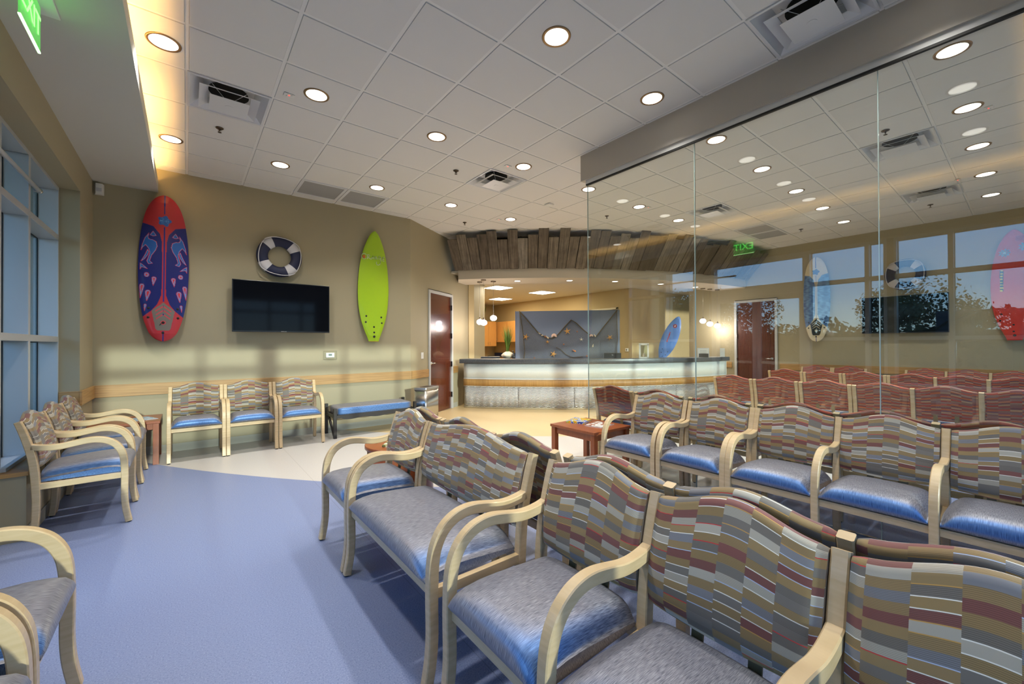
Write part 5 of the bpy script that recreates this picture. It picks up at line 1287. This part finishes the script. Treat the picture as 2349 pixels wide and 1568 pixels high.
# credenza that carries the leaning board
cp, ca = desk_pt(1535, 2.2)
t = thing('credenza', 'low maple credenza hidden behind the desk under the leaning board', 'cabinet', (cp[0], cp[1], 0), -ca); MB().bb(-.7, .7, -.20, .30, 0, .895).build('body', CAB, t); MB().bb(-.72, .72, -.22, .31, .895, .92).build('top', CAB, t)
bp_, ba_ = desk_pt(1516, 2.2); s5.matrix_basis = Matrix.Translation((bp_[0], bp_[1], .952)) @ Matrix.Rotation(-ba_, 4, 'Z') @ Matrix.Rotation(math.radians(-6), 4, 'X') @ Matrix.Rotation(math.radians(22), 4, 'Y')

# pendants
PGL = mat('pendant_cap_metal', (.20, .16, .12), .4, .6)
pe = thing('pendant_lamp', '', 'pendant lamp', (0, 0, 2.75), 0, 'white petal glass pendants over the desk')
MB().lathe([(.052, -.022), (.058, -.008), (.058, 0)], seg=24).build('ceiling_canopy', PGL, pe)
MB().tube([(0, 0, -.02), (0, 0, -.80)], .0025, 6).build('cord', mat('cord_grey', (.35, .33, .30), .5), pe)
MB().lathe([(.018, -.84), (.022, -.80), (.006, -.78)], seg=14).build('socket_cap', PGL, pe)
mb = MB(); rnd = random.Random(9)
def globe(i, j):
    A = 2*PI*i/28; B = PI*j/14; r = .068*(1+.12*math.sin(A*7)*math.sin(B)); return (r*math.sin(B)*math.cos(A), r*math.sin(B)*math.sin(A), -.89+r*.85*math.cos(B))
mb.grid(globe, 28, 14); mb.build('petal_globe', PENDM, pe)
pli = bpy.data.lights.new('lamp', 'POINT'); pli.energy = 9; pli.color = (1, .86, .78); pli.shadow_soft_size = .08; plo = bpy.data.objects.new('lamp', pli); COL.objects.link(plo); plo.parent = pe; plo.location = (0, 0, -1.0)
cache_tree(pe)
for i, (px, dist, z, lab) in enumerate([(1101, 9.1, 2.75, 'left pendant of the trio over the left end of the desk'), (1109.5, 8.80, 2.75, 'front pendant of the trio at the left end of the desk'), (1132, 9.0, 2.79, 'right pendant of the trio at the left end of the desk'), (1613, 11.35, 2.80, 'left pendant of the trio over the right end of the desk'), (1629, 11.55, 2.76, 'middle pendant of the trio over the right end of the desk'), (1646, 11.80, 2.76, 'right pendant of the trio over the right end of the desk')]):
    p = dpt(px, dist); zz = 2.75; dz = [-.0, -.03, .08, .07, -.0, -.04][i]
    if i == 0: pe.location = (p[0], p[1], zz); pe['label'] = lab
    else:
        q = dup(pe, (p[0], p[1], zz), 0, lab)
        for c in kids(q):
            if c.name.startswith('cord'): c.scale.z = (.80-dz)/.80
            elif not c.name.startswith('ceiling'): c.location.z += dz
# troffers
tr = thing('ceiling_troffer', '', 'ceiling light', (0, 0, 2.9), 0, 'square bright ceiling panels in the back office')
MB().bb(-.30, .30, -.30, .30, -.012, 0).build('frame', WHITEP, tr); MB().bb(-.275, .275, -.275, .275, -.016, -.012).build('lens', TROFM, tr)
al = bpy.data.lights.new('lamp', 'AREA'); al.size = .5; al.energy = 30; al.color = (1, .84, .58); ao = bpy.data.objects.new('lamp', al); COL.objects.link(ao); ao.parent = tr; ao.location = (0, 0, -.025)
cache_tree(tr)
for i, (x, y, lab) in enumerate([(6.60, 8.92, 'bright square ceiling light nearest the left pendants'), (8.25, 8.97, 'bright square ceiling light above the middle of the blue screen'), (8.30, 11.1, 'bright square ceiling light farthest back in the office')]):
    if i == 0: tr.location = (x, y, 2.9); tr['label'] = lab
    else: dup(tr, (x, y, 2.9), 0, lab)

# ================================================================== OUTSIDE
GR = mat('outdoor_ground', (.07, .08, .04), .95, noise=((.5, .5, .5), (.05, .07, .02), (.10, .10, .06)))
MB().bb(-60, -1.32, -60, 60, -.30, -.16).build('ground_outside', GR); struct(bpy.data.objects['ground_outside'])
o = MB().bb(-14, -7, -60, 60, -.16, -.15).build('road', mat('asphalt', (.14, .14, .15), .9)); struct(o)
STUC = mat('pale_stucco', (.26, .27, .22), .9, noise=((10, 10, .8), (.21, .22, .17), (.30, .31, .26)))
wall_box('wall_outside_wing', [(-3.6, -1.32, 6.9, 7.2, -.16, 4.4), (-4.0, -3.6, 6.7, 7.3, -.16, 4.4)], STUC)
wall_box('canopy_outside', [(-3.2, -1.32, YS-3, 7.2, 3.35, 3.55)], STUC)
def tree(name, x, y, h, r, seed, label, n=5200):
    t = thing(name, label, 'tree', (x, y, -.16), 0, 'trees beyond the window side'); rnd = random.Random(seed)
    MB().tube([(0, 0, 0), (.1, .05, h*.3), (0, 0, h*.55)], [.16, .12, .06], 8).build('trunk', mat('tree_bark', (.06, .045, .03), .9), t)
    mb = MB(); blobs = [(rnd.uniform(-.55, .55)*r, rnd.uniform(-.6, .6)*r, h*.62+rnd.uniform(-.2, .28)*h, r*rnd.uniform(.35, .6)) for _ in range(9)]
    for k in range(n):
        bx_, by, bz, br = rnd.choice(blobs); d = Vector((rnd.gauss(0, 1), rnd.gauss(0, 1), rnd.gauss(0, 1))).normalized()*br*rnd.uniform(.5, 1.05); c_ = Vector((bx_, by, bz))+d; s_ = rnd.uniform(.045, .10)*r/2.2
        a = Vector((rnd.gauss(0, 1), rnd.gauss(0, 1), rnd.gauss(0, 1))).normalized(); b_ = a.cross(d).normalized(); n0 = len(mb.v)
        for q in (a*s_, b_*s_*.6, -a*s_, -b_*s_*.6): mb.v.append(tuple(c_+q))
        mb.face((n0, n0+1, n0+2, n0+3))
    mb.build('crown', mat('tree_leaves', (.035, .05, .015), .9), t); cache_tree(t); return t
for i, (x, y, h, r, lab) in enumerate([(-9, 7.3, 3.4, 1.6, 'dark leafy tree outside, mirrored above the brown door'), (-14, 2.6, 4.0, 1.9, 'dark leafy tree outside, mirrored beside the cream surfboard'), (-14, 11.5, 4.4, 2.0, 'bushy tree outside near the television wall side'), (-19, -1.5, 4.6, 1.9, 'bushy tree outside, mirrored in the second television'), (-15.2, -5.2, 4.6, 2.1, 'bushy tree outside, mirrored near the red surfboard'), (-22, 16, 5.4, 2.8, 'large tree outside beyond the wing wall'), (-15.5, 22.5, 4.6, 2.4, 'bushy tree outside behind the wing wall')]):
    tree('outdoor_tree', x, y, h, r, i+1, lab)
t = thing('hedge', 'long dark hedge outside, mirrored low in the glass partition', 'hedge', (-11.2, 4, -.16)); rnd = random.Random(77)
MB().bb(-.5, .5, -13, 15, 0, 1.9).build('hedge_body', mat('hedge_inner', (.02, .028, .01), .95), t)
mb = MB()
for k in range(9000):
    y = rnd.uniform(-13, 15); top = 2.15+.25*math.sin(y*1.3)+.15*math.sin(y*3.1); c_ = Vector((rnd.uniform(.3, .75) if rnd.random() < .6 else rnd.uniform(-.6, .6), y, rnd.uniform(.05, 1) ** .7*top)); s_ = rnd.uniform(.06, .13); a = Vector((rnd.gauss(0, 1), rnd.gauss(0, 1), rnd.gauss(0, 1))).normalized(); b_ = a.orthogonal().normalized(); n0 = len(mb.v)
    for q in (a*s_, b_*s_*.6, -a*s_, -b_*s_*.6): mb.v.append(tuple(c_+q))
    mb.face((n0, n0+1, n0+2, n0+3))
mb.build('foliage', mat('tree_leaves', (.035, .05, .015), .9), t)
# palm near the glass, seen mirrored over the red board
t = thing('palm_plant', 'palm with arching fronds outside the window, mirrored over the red surfboard', 'palm', (-3.4, .10, -.16))
MB().tube([(0, 0, 0), (.03, 0, 1.2), (0, .05, 2.0)], [.10, .08, .06], 10).build('trunk', mat('tree_bark', (.06, .045, .03), .9), t)
rnd = random.Random(12)
for k in range(11):
    A = 2*PI*k/11+.2; L_ = rnd.uniform(1.0, 1.35); mb = MB(); spine = []
    for s_ in range(13):
        q = s_/12; rr = L_*q; z = 2.0+.55*q*1.2-1.15*q*q; spine.append(Vector((rr*math.cos(A), rr*math.sin(A), z)))
    mb.tube(spine, [.012*(1-.8*i/12) for i in range(13)], 5)
    side = Vector((-math.sin(A), math.cos(A), 0))
    for i in range(2, 13):
        for sgn in (-1, 1):
            for sub in (0, .5):
                c_ = spine[i-1].lerp(spine[i], sub); ll = .34*math.sin(PI*(.15+.8*i/13)); d = (side*sgn*.8+(spine[i]-spine[i-1]).normalized()*.7+Vector((0, 0, -.35))).normalized()*ll; wv = d.cross(Vector((0, 0, 1))).normalized()*.012; n0 = len(mb.v)
                mb.v += [tuple(c_-wv), tuple(c_+wv), tuple(c_+d)]; mb.face((n0, n0+1, n0+2))
    mb.build('frond', mat('palm_leaf', (.05, .06, .02), .8), t)
t = thing('road_sign', 'back of a rounded road sign on a post outside the window', 'sign', (-7.2, 1.15, -.16))
MB().tube([(0, 0, 0), (0, 0, 2.35)], .035, 8).build('post', STEEL, t); MB().bb(-.02, .02, -.32, .32, 1.55, 2.30).build('plate', mat('sign_back', (.05, .06, .07), .6), t, .015)
# path lamps and kerb
S.cycles.use_denoising = True
S.cycles.max_bounces = 8; S.cycles.transparent_max_bounces = 16; S.cycles.caustics_reflective = False; S.cycles.caustics_refractive = False; S.cycles.sample_clamp_indirect = 4
